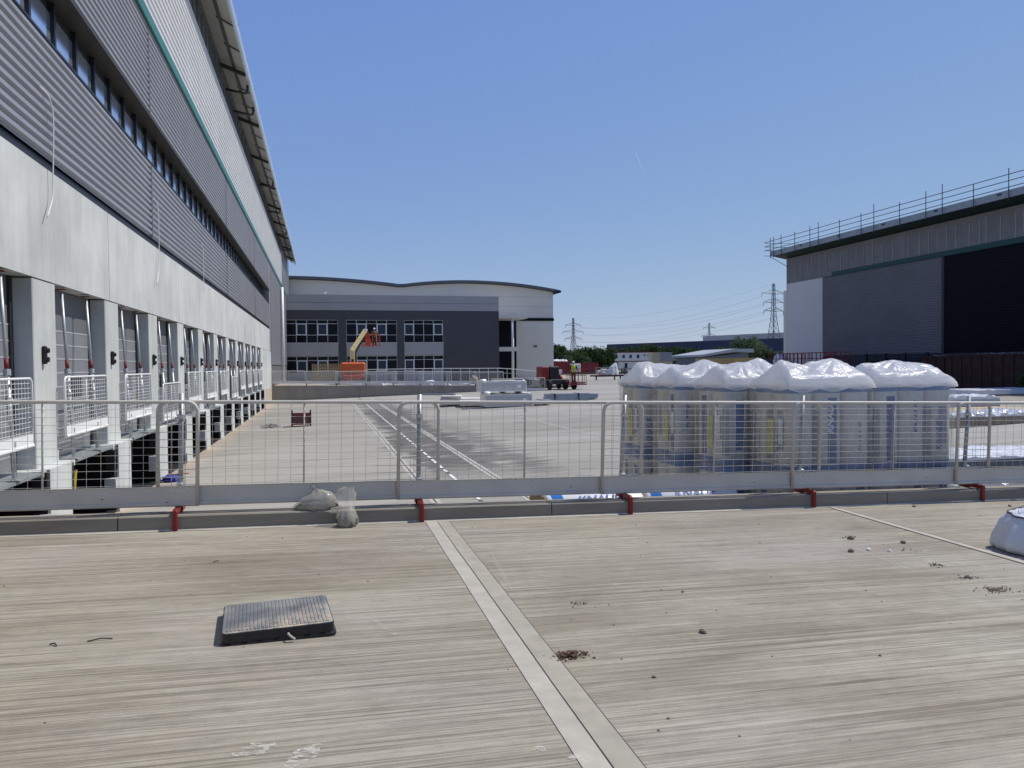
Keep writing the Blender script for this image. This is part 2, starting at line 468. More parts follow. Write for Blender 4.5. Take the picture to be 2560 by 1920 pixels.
# ------------------------------------------------------------------ setting
WX = -4.2                                  # outer face of the loading wall
KY = 7.89                                  # front face of the near kerb
def slabz(x): return 0.02 - 0.0235 * x
def yardz(x): return -1.25 + 0.028 * (min(max(x, WX), 24.0) - WX)
def deckz(x): return 0.0 - 0.0165 * (x - WX)

mb = MB()
xs = [-400, WX, 24, 6000]; ys = [-60, 120, 6000]
mb.add([(x, y, yardz(x)) for y in ys for x in xs], [(j * 4 + i, j * 4 + i + 1, j * 4 + i + 5, j * 4 + i + 4) for j in range(2) for i in range(3)])
tag(mb.build('ground', YARD), kind='structure')

mb = MB()
x0, x1, y0 = WX - 0.1, 15.0, -9.0
mb.add([(x0, y0, slabz(x0)), (x1, y0, slabz(x1)), (x1, KY, slabz(x1)), (x0, KY, slabz(x0)),
        (x0, y0, -1.6), (x1, y0, -1.6), (x1, KY, -1.6), (x0, KY, -1.6)], [(0, 1, 2, 3), (1, 5, 6, 2), (0, 4, 5, 1), (0, 3, 7, 4)])
tag(mb.build('slab', SLAB), kind='structure')
SMOOTH = M('trowelled_strip', (0.395, 0.37, 0.315), 0.8, 0, 0.12, 5, (1, 1, 1), 0.1, 0.25, dirt=(0.40, 0.36, 0.30))
SMOOTH2 = M('trowelled_strip_worn', (0.335, 0.31, 0.255), 0.8, 0, 0.14, 6, (1, 1, 1), 0.1, 0.25, dirt=(0.33, 0.29, 0.23))
SEAL = M('joint_sealant', (0.05, 0.045, 0.04), 0.8)
def slab_sheet(name, xa, xb, ya, yb, h, mat, drift=0.0):
    b = MB(); n = 24; vs = []
    for i in range(n + 1):
        y = ya + (yb - ya) * i / n
        for x in (xa, xb):
            xx = x + drift * (y - KY) + 0.006 * mnoise.noise(Vector((x * 9, y * 2.1, 0)))
            vs.append((xx, y, slabz(xx) + h))
    b.add(vs, [(2 * i, 2 * i + 1, 2 * i + 3, 2 * i + 2) for i in range(n)])
    return tag(b.build(name, mat), kind='structure')
slab_sheet('joint_strip', 1.005, 1.120, -9, KY, 0.004, SMOOTH, 0.006)
slab_sheet('joint_strip', 1.128, 1.248, -9, KY, 0.004, SMOOTH2, 0.006)
slab_sheet('joint_line', 1.116, 1.132, -9, KY, 0.002, SEAL, 0.006)
slab_sheet('joint_line', 1.246, 1.254, -9, KY, 0.003, SEAL, 0.006)
slab_sheet('joint_strip', 5.76, 5.84, -9, KY, 0.004, SMOOTH, 0.03)
slab_sheet('joint_line', 5.742, 5.760, -9, KY, 0.003, SEAL, 0.03)
slab_sheet('joint_line', 5.842, 5.855, -9, KY, 0.003, SEAL, 0.03)

# white paint scuffs on the slab
PAINT = NT('scuffed_paint')
PAINT.color((0.74, 0.73, 0.68)); PAINT.set(0.8)
_tr = PAINT.n.new('ShaderNodeBsdfTransparent'); _mx = PAINT.n.new('ShaderNodeMixShader')
PAINT.link(PAINT.ramp(PAINT.noise(PAINT.coord((1.5, 3.0, 1)), 14, 6, 0.75), [(0.46, 0.0), (0.66, 0.7)]), _mx.inputs[0])
PAINT.link(_tr.outputs[0], _mx.inputs[1]); PAINT.link(PAINT.b.outputs[0], _mx.inputs[2]); PAINT.link(_mx.outputs[0], PAINT.out.inputs[0])
PAINT2 = NT('faint_paint')
PAINT2.color((0.60, 0.58, 0.52)); PAINT2.set(0.8)
_tr = PAINT2.n.new('ShaderNodeBsdfTransparent'); _mx = PAINT2.n.new('ShaderNodeMixShader')
PAINT2.link(PAINT2.ramp(PAINT2.noise(PAINT2.coord((1.5, 3.0, 1)), 18, 6, 0.75), [(0.46, 0.0), (0.66, 0.5)]), _mx.inputs[0])
PAINT2.link(_tr.outputs[0], _mx.inputs[1]); PAINT2.link(PAINT2.b.outputs[0], _mx.inputs[2]); PAINT2.link(_mx.outputs[0], PAINT2.out.inputs[0])
def scuff(pts, w, mat=None):
    b = MB(); vs = []
    P = [Vector((x, y, 0)) for x, y in pts]
    n = 14
    for i in range(n + 1):
        t = i / n * (len(P) - 1); k = min(int(t), len(P) - 2); p = P[k].lerp(P[k + 1], t - k); d = (P[k + 1] - P[k]).normalized(); s = Vector((-d.y, d.x, 0))
        ww = w * (0.6 + 0.5 * mnoise.noise(Vector((i * 0.7, w * 50, pts[0][0])))) * (0.35 + math.sin(PI * i / n))
        for q in (-1, 1):
            r = p + s * (q * ww); vs.append((r.x, r.y, slabz(r.x) + 0.005))
    b.add(vs, [(2 * i, 2 * i + 1, 2 * i + 3, 2 * i + 2) for i in range(n)])
    tag(b.build('paint_scuff', mat or PAINT.m), kind='structure')
def sp(px, py): 
    q = at(px, py, 2, 0.0)
    for _ in range(3): q = at(px, py, 2, slabz(q.x))
    return q
for pts, w in (([(800, 1862), (760, 1890), (715, 1925)], 0.05), ([(690, 1862), (580, 1890)], 0.05), ([(960, 1375), (1090, 1368)], 0.06), ([(2010, 1330), (2120, 1365), (2300, 1435)], 0.018),
               ([(1360, 1870), (1335, 1880)], 0.03), ([(1420, 1895), (1480, 1900)], 0.035), ([(2030, 1310), (2060, 1320)], 0.03), ([(2100, 1342), (2150, 1345)], 0.02), ([(2330, 1447), (2355, 1447)], 0.018),
               ([(2370, 1390), (2480, 1425)], 0.014), ([(1330, 1690), (1350, 1705)], 0.03), ([(930, 1550), (990, 1590)], 0.03), ([(1860, 1450), (1900, 1430), (1935, 1440)], 0.02), ([(1225, 1380), (1280, 1480)], 0.02)):
    scuff([tuple(sp(*p)[:2]) for p in pts], w * 1.15, PAINT.m if w in (0.05, 0.03, 0.035) and pts[0][1] > 1850 else PAINT2.m)

# the kerb along the edge of the slab, lower part retains the yard
xa, xb = WX, 15.0
kerb = thing('kerb_wall', 'low concrete kerb along the edge of the brushed slab, under the mesh barriers', 'kerb', (2.0, KY + 0.12, slabz(2.0)))
HK = 0.145; cuts = [WX, -1.9, 2.37, 6.6, 10.8, 15.0]
for i in range(5):
    a, b_ = cuts[i] + 0.005, cuts[i + 1] - 0.005
    mb = MB(); c = 0.012
    prof = [(KY, -0.05), (KY, HK - c), (KY + c, HK), (KY + 0.25 - c, HK), (KY + 0.25, HK - c), (KY + 0.25, -1.7), (KY + 0.02, -1.7), (KY + 0.02, -0.05)]
    vs = [(x, y, slabz(x) + z) for x in (a, b_) for y, z in prof]
    n = len(prof)
    mb.add(vs, [tuple(range(n)), tuple(range(2 * n - 1, n - 1, -1))] + [(k, n + k, n + (k + 1) % n, (k + 1) % n) for k in range(n)])
    mb.build('kerb_segment', KERB, kerb, world=True)
# cement haunch along the foot
mb = MB(); vs = []; N = 90
for i in range(N + 1):
    x = WX + (15 - WX) * i / N; k = 0.045 + 0.03 * mnoise.noise(Vector((x * 1.7, 3, 0)))
    vs += [(x, KY - k, slabz(x) + 0.003), (x, KY - 0.001, slabz(x) + 0.016)]
mb.add(vs, [(2 * i, 2 * i + 2, 2 * i + 3, 2 * i + 1) for i in range(N)])
mb.build('mortar_fillet', SMOOTH, kerb, world=True)

# far raised deck and its retaining wall
mb = MB()
mb.add([(WX, 68.35, deckz(WX)), (24, 68.35, deckz(24)), (24, 110, deckz(24)), (WX, 110, deckz(WX))], [(0, 1, 2, 3)])
tag(mb.build('deck', YARD), kind='structure')
mb = MB()
xs = [WX, 0.4, 5, 9.6, 14.2, 18.8, 22.5]
for i in range(6):
    a, b_ = xs[i] + 0.006, xs[i + 1] - 0.006
    vs = []
    for x in (a, b_): vs += [(x, 68.0, yardz(x) - 0.3), (x, 68.0, deckz(x) + 0.1), (x, 68.3, deckz(x) + 0.1), (x, 68.3, yardz(x) - 0.3)]
    mb.add(vs, [(0, 1, 2, 3), (7, 6, 5, 4), (0, 4, 5, 1), (1, 5, 6, 2), (2, 6, 7, 3)])
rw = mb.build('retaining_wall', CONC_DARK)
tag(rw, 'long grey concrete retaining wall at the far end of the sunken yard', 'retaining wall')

# yard joints and the drain
def yard_sheet(name, xa, xb, ya, yb, h, mat):
    b = MB(); b.add([(xa, ya, yardz(xa) + h), (xb, ya, yardz(xb) + h), (xb, yb, yardz(xb) + h), (xa, yb, yardz(xa) + h)], [(0, 1, 2, 3)])
    return tag(b.build(name, mat), kind='structure')
YSTRIP = M('yard_strip', (0.42, 0.40, 0.36), 0.8, 0, 0.12, 4, spec=0.25)
for x in (2.12, 3.9, 9.2, 15.4):
    yard_sheet('joint_strip', x - 0.10, x + 0.10, 8.2, 67.9 if x < 9 else 160, 0.004, YSTRIP)
    yard_sheet('joint_line', x - 0.012, x + 0.012, 8.2, 67.9 if x < 9 else 160, 0.008, SEAL)
for y in (14.0, 23.3, 32.6, 41.9, 51.2, 60.5):
    yard_sheet('joint_line', WX + 0.4, 24, y, y + 0.03, 0.004, SEAL)
drain = MB(); lid = MB()
yard_sheet('drain_channel', 2.93, 3.01, 8.2, 67.9, 0.004, M('drain_grate', (0.12, 0.12, 0.12), 0.5, 0.3))
b = MB(); y = 8.4; k = 0
while y < 60:
    l = 0.5 + 0.9 * abs(mnoise.noise(Vector((y, 2, 0))))
    b.add([(2.93, y, yardz(2.97) + 0.009), (3.01, y, yardz(2.97) + 0.009), (3.01, y + l, yardz(2.97) + 0.009), (2.93, y + l, yardz(2.97) + 0.009)], [(0, 1, 2, 3)])
    y += l + 0.25 + 0.5 * abs(mnoise.noise(Vector((y, 9, 0))))
tag(b.build('drain_tape', M('drain_tape', (0.72, 0.70, 0.66), 0.7)), kind='structure')

# ------------------------------------------------------------------ left warehouse
CLAD = M('grey_cladding', (0.265, 0.27, 0.295), 0.42, 0.0, 0.08, 0.6, spec=0.5)
CLADW = M('silver_cladding', (0.66, 0.665, 0.66), 0.42, 0.0, 0.07, 0.8, spec=0.5)
GREEN = M('green_trim', (0.045, 0.17, 0.15), 0.45, 0.0, 0.1, 1.0)
FRAME = M('dark_frame', (0.018, 0.019, 0.022), 0.45)
FLASH = M('dark_flashing', (0.04, 0.04, 0.038), 0.6)
LINER = M('liner_sheet', (0.13, 0.14, 0.15), 0.5, 0.0, 0.2, 2)
SOFFIT = M('soffit_sheet', (0.50, 0.50, 0.47), 0.6, 0.0, 0.12, 0.8, dirt=(0.35, 0.33, 0.28))
WGLASS = glass_material('strip_glass', (0.66, 0.74, 0.86), 0.12, 0.8)
DOOR = M('dock_door_grey', (0.20, 0.205, 0.215), 0.5, 0.0, 0.08, 1.0)
DOORLINE = M('dock_door_highlight', (0.42, 0.43, 0.45), 0.4)
WY0, WY1 = -3.0, 108.8
wh = thing('warehouse', 'large grey warehouse with concrete loading docks and ribbed metal cladding along the left', 'warehouse', (-15, 50, -1.25))
def wp(b, name, mat, parent=wh, smooth=False): return b.build(name, mat, parent, world=True, smooth=smooth)
wp(MB().box(-45, -4.62, WY0, WY1 - 0.05, 0.1, 15.9).box(-45, -6.5, WY0, WY1 - 0.05, -1.3, 0.1), 'core_wall', FLASH)

def ribs(x, z0, z1, pitch, depth):
    """profile of horizontal ribs: (x, z) pairs going up"""
    n = max(1, round((z1 - z0) / pitch)); p = (z1 - z0) / n; pr = []
    for i in range(n):
        z = z0 + i * p
        pr += [(x - depth, z), (x - depth, z + p * 0.30), (x, z + p * 0.48), (x, z + p * 0.90)]
    pr.append((x - depth, z1)); return pr
def ribbed(name, x, z0, z1, ya, yb, pitch, depth, mat, out=1):
    pr = ribs(0, z0, z1, pitch, depth)
    return MB().strip([(x + out * u, z) for u, z in pr], 1, ya, yb)

PIL = [12.93 + 3.968 * i for i in range(-4, 12)]          # near edges of the dock pillars
PW = 1.0
# fascia of precast panels
ycuts = [WY0, 1.35, 9.28, 17.25, 25.15, 33.1, 41.05, 49.0, 56.95, 66.6]
for i in range(len(ycuts) - 1):
    b = MB().box(-4.56, WX, ycuts[i] + 0.012, ycuts[i + 1] - 0.012, 3.015, 4.80)
    wp(b, 'fascia_panel', CONC)
wp(MB().box(-4.56, WX - 0.004, 57.32, 68.3, -0.02, 3.0), 'end_panel', CONC)
wp(MB().box(-4.56, WX + 0.02, 57.45, 68.0, -1.4, -0.03), 'plinth', M('dusty_plinth', (0.46, 0.39, 0.29), 0.8, 0, 0.12, 1))
HEADER = M('door_header', (0.135, 0.14, 0.148), 0.55, 0, 0.08, 1)
PITM = M('pit_near_black', (0.006, 0.006, 0.007), 0.9, 0, 0.3, 2)
PAD = M('dock_bumper', (0.018, 0.018, 0.02), 0.7, 0, 0.2, 4)
LEVEL = M('leveller_plate', (0.24, 0.265, 0.27), 0.5, 0.2, 0.15, 3)
DGLASS = glass_material('door_glass', (0.05, 0.055, 0.07), 0.1)
YEL = M('yellow_paint', (0.55, 0.42, 0.03), 0.5)
for i, yl in enumerate(PIL):
    yr = yl + PW
    b = MB().prism([(-4.56, yl), (WX - 0.015, yl), (WX, yl + 0.015), (WX, yr - 0.015), (WX - 0.015, yr), (-4.56, yr)], 2, 0.115, 2.99)
    pl = wp(b, 'dock_pillar', CONC)
    b = MB().box(-6.3, -3.99, yl - 0.12, yr - 0.10, -1.4, 0.115)
    b.box(-4.20, -3.995, yl - 0.36, yl - 0.122, -0.92, -0.55)
    wp(b, 'dock_buttress', CONC)
    # red / green dock light on the pillar
    b = MB().cbox((WX + 0.03, yl + 0.36, 1.84), (0.05, 0.10, 0.28), 0.012)
    b.lathe([(0.04, 0.0), (0.04, 0.04)], (WX + 0.05, yl + 0.36, 1.91), 12, 0).lathe([(0.04, 0.0), (0.04, 0.04)], (WX + 0.05, yl + 0.36, 1.77), 12, 0)
    lt = wp(b, 'dock_light', BLACK, wh)
    b = MB().lathe([(0.034, 0.0), (0.03, 0.01)], (WX + 0.088, yl + 0.36, 1.91), 12, 0)
    wp(b, 'lens', M('red_lens', (0.06, 0.012, 0.012), 0.2), lt)
    if i == len(PIL) - 1: break
    ya, yb = yr, PIL[i + 1]
    # sectional door
    b = MB().box(-4.58, -4.50, ya + 0.1, yb - 0.12, 0.12, 2.3)
    d = wp(b, 'dock_door', DOOR)
    b = MB(); z = 0.32
    while z < 2.32: b.box(-4.50, -4.494, ya + 0.1, yb - 0.12, z, z + 0.022); z += 0.245
    b.box(-4.50, -4.492, yb - 0.98, yb - 0.965, 0.12, 2.3)
    wp(b, 'panel_joint', DOORLINE, d)  # highlight lines of the door ribs, put in as a paler colour
    b = MB().cbox((-4.485, yb - 0.95, 1.28), (0.03, 0.62, 0.36), 0.012)
    w_ = wp(b, 'door_window', BLACK, d)
    wp(MB().cbox((-4.47, yb - 0.95, 1.28), (0.012, 0.5, 0.25)), 'pane', DGLASS, d)
    wp(MB().box(-4.58, -4.505, ya, yb, 2.302, 3.0), 'door_header', HEADER)
    wp(MB().box(-4.6, -4.47, yb - 0.12, yb, 0.12, 2.99), 'door_jamb', FRAME); wp(MB().box(-4.6, -4.47, ya, ya + 0.1, 0.12, 2.99), 'door_jamb', FRAME)
    # leveller and bumpers, near-black plates added over the pit floor, back and sides
    b = MB().prism([(-4.5, 0.13), (-4.03, 0.10), (-4.03, 0.06), (-4.5, 0.02)], 1, ya + 0.22, yb - 0.12 - 0.22)
    lv = wp(b, 'dock_leveller', LEVEL)
    wp(MB().box(-4.50, -4.03, ya - 0.1, ya + 0.215, 0.02, 0.112), 'dock_sill', CONC); wp(MB().box(-4.50, -4.03, yb - 0.335, yb - 0.13, 0.02, 0.112), 'dock_sill', CONC)
    for yy in (ya - 0.09, yb - 0.25):
        wp(MB().cbox((-3.98 - 0.12, yy + 0.06, -0.14), (0.22, 0.11, 0.46), 0.01), 'bumper', PAD)
    wp(MB().box(-6.45, -4.06, ya - 0.09, yb - 0.125, -1.3, yardz(WX) + 0.05).box(-6.45, -6.30, ya - 0.09, yb - 0.125, -1.19, 0.0).box(-6.29, -4.03, ya - 0.098, ya - 0.06, -1.19, 0.0).box(-6.29, -4.03, yb - 0.16, yb - 0.122, -1.19, 0.0), 'dark_pit_plates', PITM)
    if i in (4, 6): wp(MB().tube([(-4.2, ya + 0.75, -0.12), (-4.24, ya + 0.76, -0.55)], 0.05, 8), 'safety_strut', YEL)
# lower cladding, strip window, upper cladding, trim, silver cladding, liner
jy = [WY0, 5.9, 21.4, 37.6, 52.6, 68.1, 83.0, WY1]
for i in range(7):
    a, b_ = jy[i] + 0.02, jy[i + 1] - 0.02
    if b_ < 68.2:
        wp(ribbed('', WX + 0.035, 4.98, 6.84, a, min(b_, 66.5), 0.155, 0.05, CLAD), 'lower_cladding', CLAD)
        wp(ribbed('', WX + 0.035, 8.10, 10.36, a, b_, 0.155, 0.05, CLAD), 'upper_cladding', CLAD)
    else:
        wp(ribbed('', WX + 0.035, 1.85, 10.36, a, b_, 0.155, 0.05, CLAD), 'end_cladding', CLAD)
        wp(MB().box(-4.56, WX + 0.0, a, b_, -0.2, 1.80), 'plinth', M('dark_plinth', (0.13, 0.135, 0.135), 0.5))
for y in jy[1:-1]:
    for z0_, z1_ in ((4.98 if y < 68 else 1.85, 6.86), (8.08, 10.36)): wp(MB().box(WX - 0.05, WX + 0.005, y - 0.021, y + 0.021, z0_, z1_), 'joint_gap', FRAME)
for y in jy[1:-1]:
    for q in (-0.045, 0.03):
        for z0_, z1_ in ((4.98 if y < 68 else 1.85, 6.83), (8.12, 10.34)): wp(MB().box(WX - 0.02, WX + 0.045, y + q, y + q + 0.02, z0_, z1_), 'joint_trim', CLAD)
wp(MB().box(-4.60, WX - 0.06, WY0, 66.55, 4.80, 4.97), 'flashing', FRAME); wp(MB().box(-4.60, WX + 0.05, WY0, 66.55, 6.842, 6.885), 'flashing', FRAME)
wp(MB().box(-4.60, WX + 0.02, 66.56, 68.0, 3.02, 10.36), 'corner_cladding', CLAD)
wp(MB().box(-4.60, WX + 0.04, WY0, 68.05, 8.055, 8.095), 'window_soffit', M('bronze_soffit', (0.055, 0.05, 0.042), 0.5))
wp(MB().box(-4.61, -4.555, WY0, 66.5, 6.89, 8.05), 'window_surround', FRAME)
y = -0.68
while y < 65.2:
    wp(MB().box(-4.552, -4.535, y + 0.05, y + 1.17, 6.95, 7.86), 'window_pane', WGLASS)
    b = MB().box(-4.552, -4.47, y - 0.045, y + 0.045, 6.90, 8.05)
    wp(b, 'mullion', FRAME)
    y += 1.222
wp(MB().box(WX - 0.02, WX + 0.10, WY0, WY1, 10.365, 10.64), 'green_trim', GREEN)
for i in range(7):
    a, b_ = (jy[i], jy[i + 1])
    wp(ribbed('', WX + 0.055, 10.65, 14.02, a + 0.004, b_ - 0.004 if i < 6 else 88.0, 0.225, 0.05, CLADW), 'silver_cladding', CLADW)
wp(MB().box(-4.6, WX - 0.02, 88.0, WY1, 10.65, 16.0), 'liner_wall', LINER)
b = MB(); y = WY0; random.seed(3)
wp(MB().box(-4.60, WX - 0.12, WY0, 88.0, 14.0, 16.0), 'liner_wall', LINER)
while y < 87.5:
    wp(MB().box(WX - 0.12, WX - 0.06 + 0.03 * random.random(), y, y + 0.06, 13.9, 15.0 + 0.6 * random.random()), 'liner_rail', M('liner_rail', (0.17, 0.18, 0.18), 0.5)); y += 0.8 + 0.35 * random.random()
# eaves: soffit, rafters ends, gutter
TX = -3.2
wp(MB().prism([(-4.6, 15.92), (TX + 0.02, 15.30), (TX + 0.02, 15.36), (-4.6, 16.1)], 1, WY0, 104.8), 'eaves_soffit', SOFFIT)
wp(MB().prism([(-45, 18.0), (-4.5, 16.11), (TX, 15.37), (TX, 15.43), (-4.5, 16.17), (-45, 18.06)], 1, WY0, 104.8), 'roof', CLADW)
gut = MB().prism([(TX, 15.14), (TX + 0.10, 15.12), (TX + 0.13, 15.22), (TX + 0.13, 15.44), (TX, 15.44)], 1, WY0, 104.85)
wp(gut, 'gutter', M('gutter_blue_white', (0.50, 0.56, 0.62), 0.35, 0.3, 0.05, 0.5))
ev = M('eaves_steel', (0.045, 0.045, 0.042), 0.6)
y = 14.3
while y < 104.5:
    wp(MB().bar((-4.5, y, 15.62), (TX - 0.02, y, 15.14), 0.14, 0.16), 'eaves_bracket', ev)
    for q in (0.35, 0.68):
        wp(MB().bar((-3.85, y + 7.8 * q, 15.54), (TX - 0.02, y + 7.8 * q, 15.22), 0.05, 0.05), 'soffit_batten', ev)
    y += 7.8
wp(MB().bar((-3.72, WY0, 15.46), (-3.72, 104.7, 15.46), 0.12, 0.06), 'soffit_rail', ev)
for y in (23.2, 39.2, 42.4, 58.9, 68.6, 80, 90.6):
    wp(MB().tube([(WX - 0.05, y, 14.95), (-3.40, y, 14.80), (-3.30, y, 14.83), (-3.27, y, 14.92), (-3.27, y, 15.2)], 0.06, 8), 'overflow_pipe', ev, smooth=True)
y = 26.0
while y < 104:
    wp(MB().tube([(TX + 0.06, y, 15.42), (TX + 0.06, y, 15.58), (TX + 0.12, y, 15.62)], 0.018, 6), 'roof_clip', ev); y += 3.7
# downpipe at the far corner
dp = MB().tube([(-3.98, 84.2, 10.05), (-3.98, 84.2, 0.0)], 0.16, 10)
wp(dp, 'downpipe', M('white_downpipe', (0.74, 0.74, 0.73), 0.4), smooth=True)

# loose cables hanging from the cladding
CAB = M('white_cable', (0.75, 0.75, 0.73), 0.5)
def cable(pts, lab):
    q = []
    for i in range(len(pts) - 1):
        for k in range(5): q.append(Vector(pts[i]).lerp(Vector(pts[i + 1]), k / 5))
    q.append(Vector(pts[-1]))
    for _ in range(3): q = [q[0]] + [(q[i - 1] + q[i] * 2 + q[i + 1]) / 4 for i in range(1, len(q) - 1)] + [q[-1]]
    o = MB().tube(q, 0.011, 6).build('cable', CAB, smooth=True)
    tag(o, lab, 'cable', 'loose cables hanging on the warehouse wall')
X_ = WX + 0.07
cable([(X_ - 0.03, 13.35, 5.98), (X_ + 0.03, 13.55, 5.93), (X_ + 0.05, 13.70, 5.7), (X_, 13.75, 4.7), (X_, 13.72, 4.35), (X_, 13.42, 3.98)], 'white cable hanging from the lower cladding nearest the camera, bent at its end')
cable([(X_ - 0.03, 21.55, 6.0), (X_ + 0.02, 21.75, 5.95), (X_ + 0.03, 21.85, 5.7), (X_, 21.98, 4.7), (X_, 21.9, 4.2), (X_, 21.6, 3.8)], 'white cable hanging beside the first dark joint of the lower cladding')
cable([(X_ - 0.03, 29.6, 6.1), (X_ + 0.02, 29.75, 6.0), (X_, 29.85, 5.0), (X_, 29.8, 4.4)], 'short white cable hanging farther along the lower cladding')

# ------------------------------------------------------------------ dock barriers and props
def mesh_panel(L, z0, zt, z1, name, label, cat, group, loc, rz=0, wire=0.0021, dv=0.125, dh=0.074, rail=0.019, toe=True, mat=None, shear=0.0):
    """wire mesh barrier: local x along the panel, z up; frame, wire mesh, toe board"""
    mat = mat or BARR
    t = thing(name, label, cat, loc, rz, group)
    R = 0.10
    def sh(p): return (p[0] + shear * (p[2] - z0), p[1], p[2])
    path = [(0, 0, z0)] + [(R - R * math.cos(a), 0, z1 - R + R * math.sin(a)) for a in [PI / 2 * k / 6 for k in range(7)]]
    path += [(L - R + R * math.sin(a), 0, z1 - R + R * math.cos(a)) for a in [PI / 2 * k / 6 for k in range(7)]] + [(L, 0, z0)]
    b = MB().tube([sh(p) for p in path], rail, 10)
    b.tube([sh((L * 0.5, 0.02, zt)), sh((L * 0.5, 0.02, z1 - 0.01))], rail * 0.5, 6)
    b.build('frame', mat, t, smooth=True)
    b = MB(); x = dv
    while x < L - 0.05: b.tube([sh((x, 0.012, zt)), sh((x, 0.012, z1))], wire, 5, False); x += dv
    z = z1 - dh
    while z > zt: b.tube([sh((0.01, 0.016, z)), sh((L - 0.01, 0.016, z))], wire, 5, False); z -= dh
    b.build('wire_mesh', mat, t, smooth=True)
    if toe:
        pr = [(-0.012, z0 + 0.0), (-0.024, z0 + 0.012), (-0.024, z0 + 0.035), (-0.008, z0 + 0.045), (-0.006, zt - 0.012), (-0.016, zt), (0.004, zt), (0.004, z0)]
        n = len(pr); vs = []
        for x in (0.014, L - 0.014): vs += [sh((x, y, z)) for y, z in pr]
        b = MB().add(vs, [tuple(range(n)), tuple(range(2 * n - 1, n - 1, -1))] + [(k, n + k, n + (k + 1) % n, (k + 1) % n) for k in range(n)])
        b.build('toe_board', mat, t)
    return t

DBAR = M('dock_barrier_white', (0.76, 0.76, 0.74), 0.45, 0, 0.06, 3)
proto = None
def prop_tree(label, loc):
    t = thing('steel_prop', label, 'steel prop', loc, 0, 'steel props holding the dock barriers')
    lean = Vector((-0.22, 0.30, 2.87))
    p = lambda k: lean * k
    MB().tube([p(0.01), p(0.52)], 0.034, 10).build('outer_tube', GALV, t, smooth=True)
    MB().tube([p(0.5), p(0.985)], 0.026, 10).build('inner_tube', GALV, t, smooth=True)
    MB().tube([p(0.525), p(0.575)], 0.030, 10).build('red_sleeve', M('faded_red_sleeve', (0.18, 0.02, 0.02), 0.6), t, smooth=True)
    for k0_, k1_ in ((0.495, 0.525), (0.16, 0.18), (0.37, 0.39)): MB().tube([p(k0_), p(k1_)], 0.05, 10).build('collar', GALV, t)
    MB().cbox((0, 0, 0.006), (0.15, 0.15, 0.012)).build('base_plate', GALV, t)
    q = p(0.99); MB().cbox((q.x, q.y, 2.862), (0.15, 0.15, 0.012)).build('head_plate', M('rusty_plate', (0.13, 0.05, 0.03), 0.7), t)
    remember(t); return t
pp = None
for i in range(2, len(PIL) - 1):
    ya, yb = PIL[i] + PW, PIL[i + 1]
    n = i - 2
    low = 0.0 if n not in (4, 8) else -0.28
    lab = 'white mesh barrier with toe board across the ' + ORD[n] + ' loading dock door from the camera'
    if low: lab = 'white mesh barrier hanging lower than the rest across the ' + ORD[n] + ' loading dock door'
    if i == 2:
        L = yb - ya - 0.45
        pan = mesh_panel(L, 0.50, 0.70, 1.49, 'dock_barrier', lab, 'mesh barrier', 'mesh barriers across the loading doors', (WX + 0.1, ya - 0.05, 0), PI / 2, 0.004, 0.12, 0.07, 0.017, True, DBAR)
        remember(pan)
        o = pan
    else:
        o = copy_tree(pan)
    o.location = (WX + 0.12, ya - 0.05, low); o['label'] = lab
    for k, (dy, word) in enumerate(((0.32, 'nearer'), (1.72, 'farther'))):
        lab = word + ' steel prop of the ' + ORD[n] + ' loading dock door from the camera, with red sleeve'
        loc = (WX + 0.13, ya + dy, 0.115)
        if pp is None: pp = prop_tree(lab, loc); o = pp
        else: o = copy_tree(pp)
        o.location = loc; o['label'] = lab
# ------------------------------------------------------------------ mesh barriers on the near kerb
ang = 0.0235
order = [  # left px, right px, depth step towards the camera
    (-330, 488, 0.035), (389, 1091, 0.075), (992, 1600, 0.045), (1502, 2045, 0.015), (1979, 2469, -0.015), (2389, 2860, -0.045)]
blabs = ['scuffed white mesh barrier in front of the nearest loading docks', 'white mesh barrier with two plastic bags leaning on its toe board',
         'white mesh barrier in front of the dark damp stain, at the middle of the kerb', 'white mesh barrier in front of the receding row of wrapped pallets', 'white mesh barrier in front of the last wrapped pallet on the right',
         'white mesh barrier at the right end, in front of loose silver sheets']
for k, ((pl_, pr_, st), lab) in enumerate(zip(order, blabs)):
    Yp = 8.02 + st
    a = at(pl_, 1100, 1, Yp).x; b_ = at(pr_, 1060, 1, Yp).x
    t = mesh_panel(b_ - a, 0.205, 0.40, 1.225, 'mesh_barrier', lab, 'mesh barrier', 'mesh barriers along the near kerb', (a, Yp, slabz(a)), shear=0.012 if k > 2 else 0.0)
    t.rotation_euler = (0, ang, 0)
posts = [(449, 0.0, 'beside the curved end of the leftmost barrier'), (1044, 0.0, 'to the right of the two plastic bags'), (1550, 0.03, 'at the left edge of the wrapped pallets'), (1996, 0.03, 'in front of the fourth wrapped pallet'), (2408, 0.05, 'to the right of the wrapped pallets')]
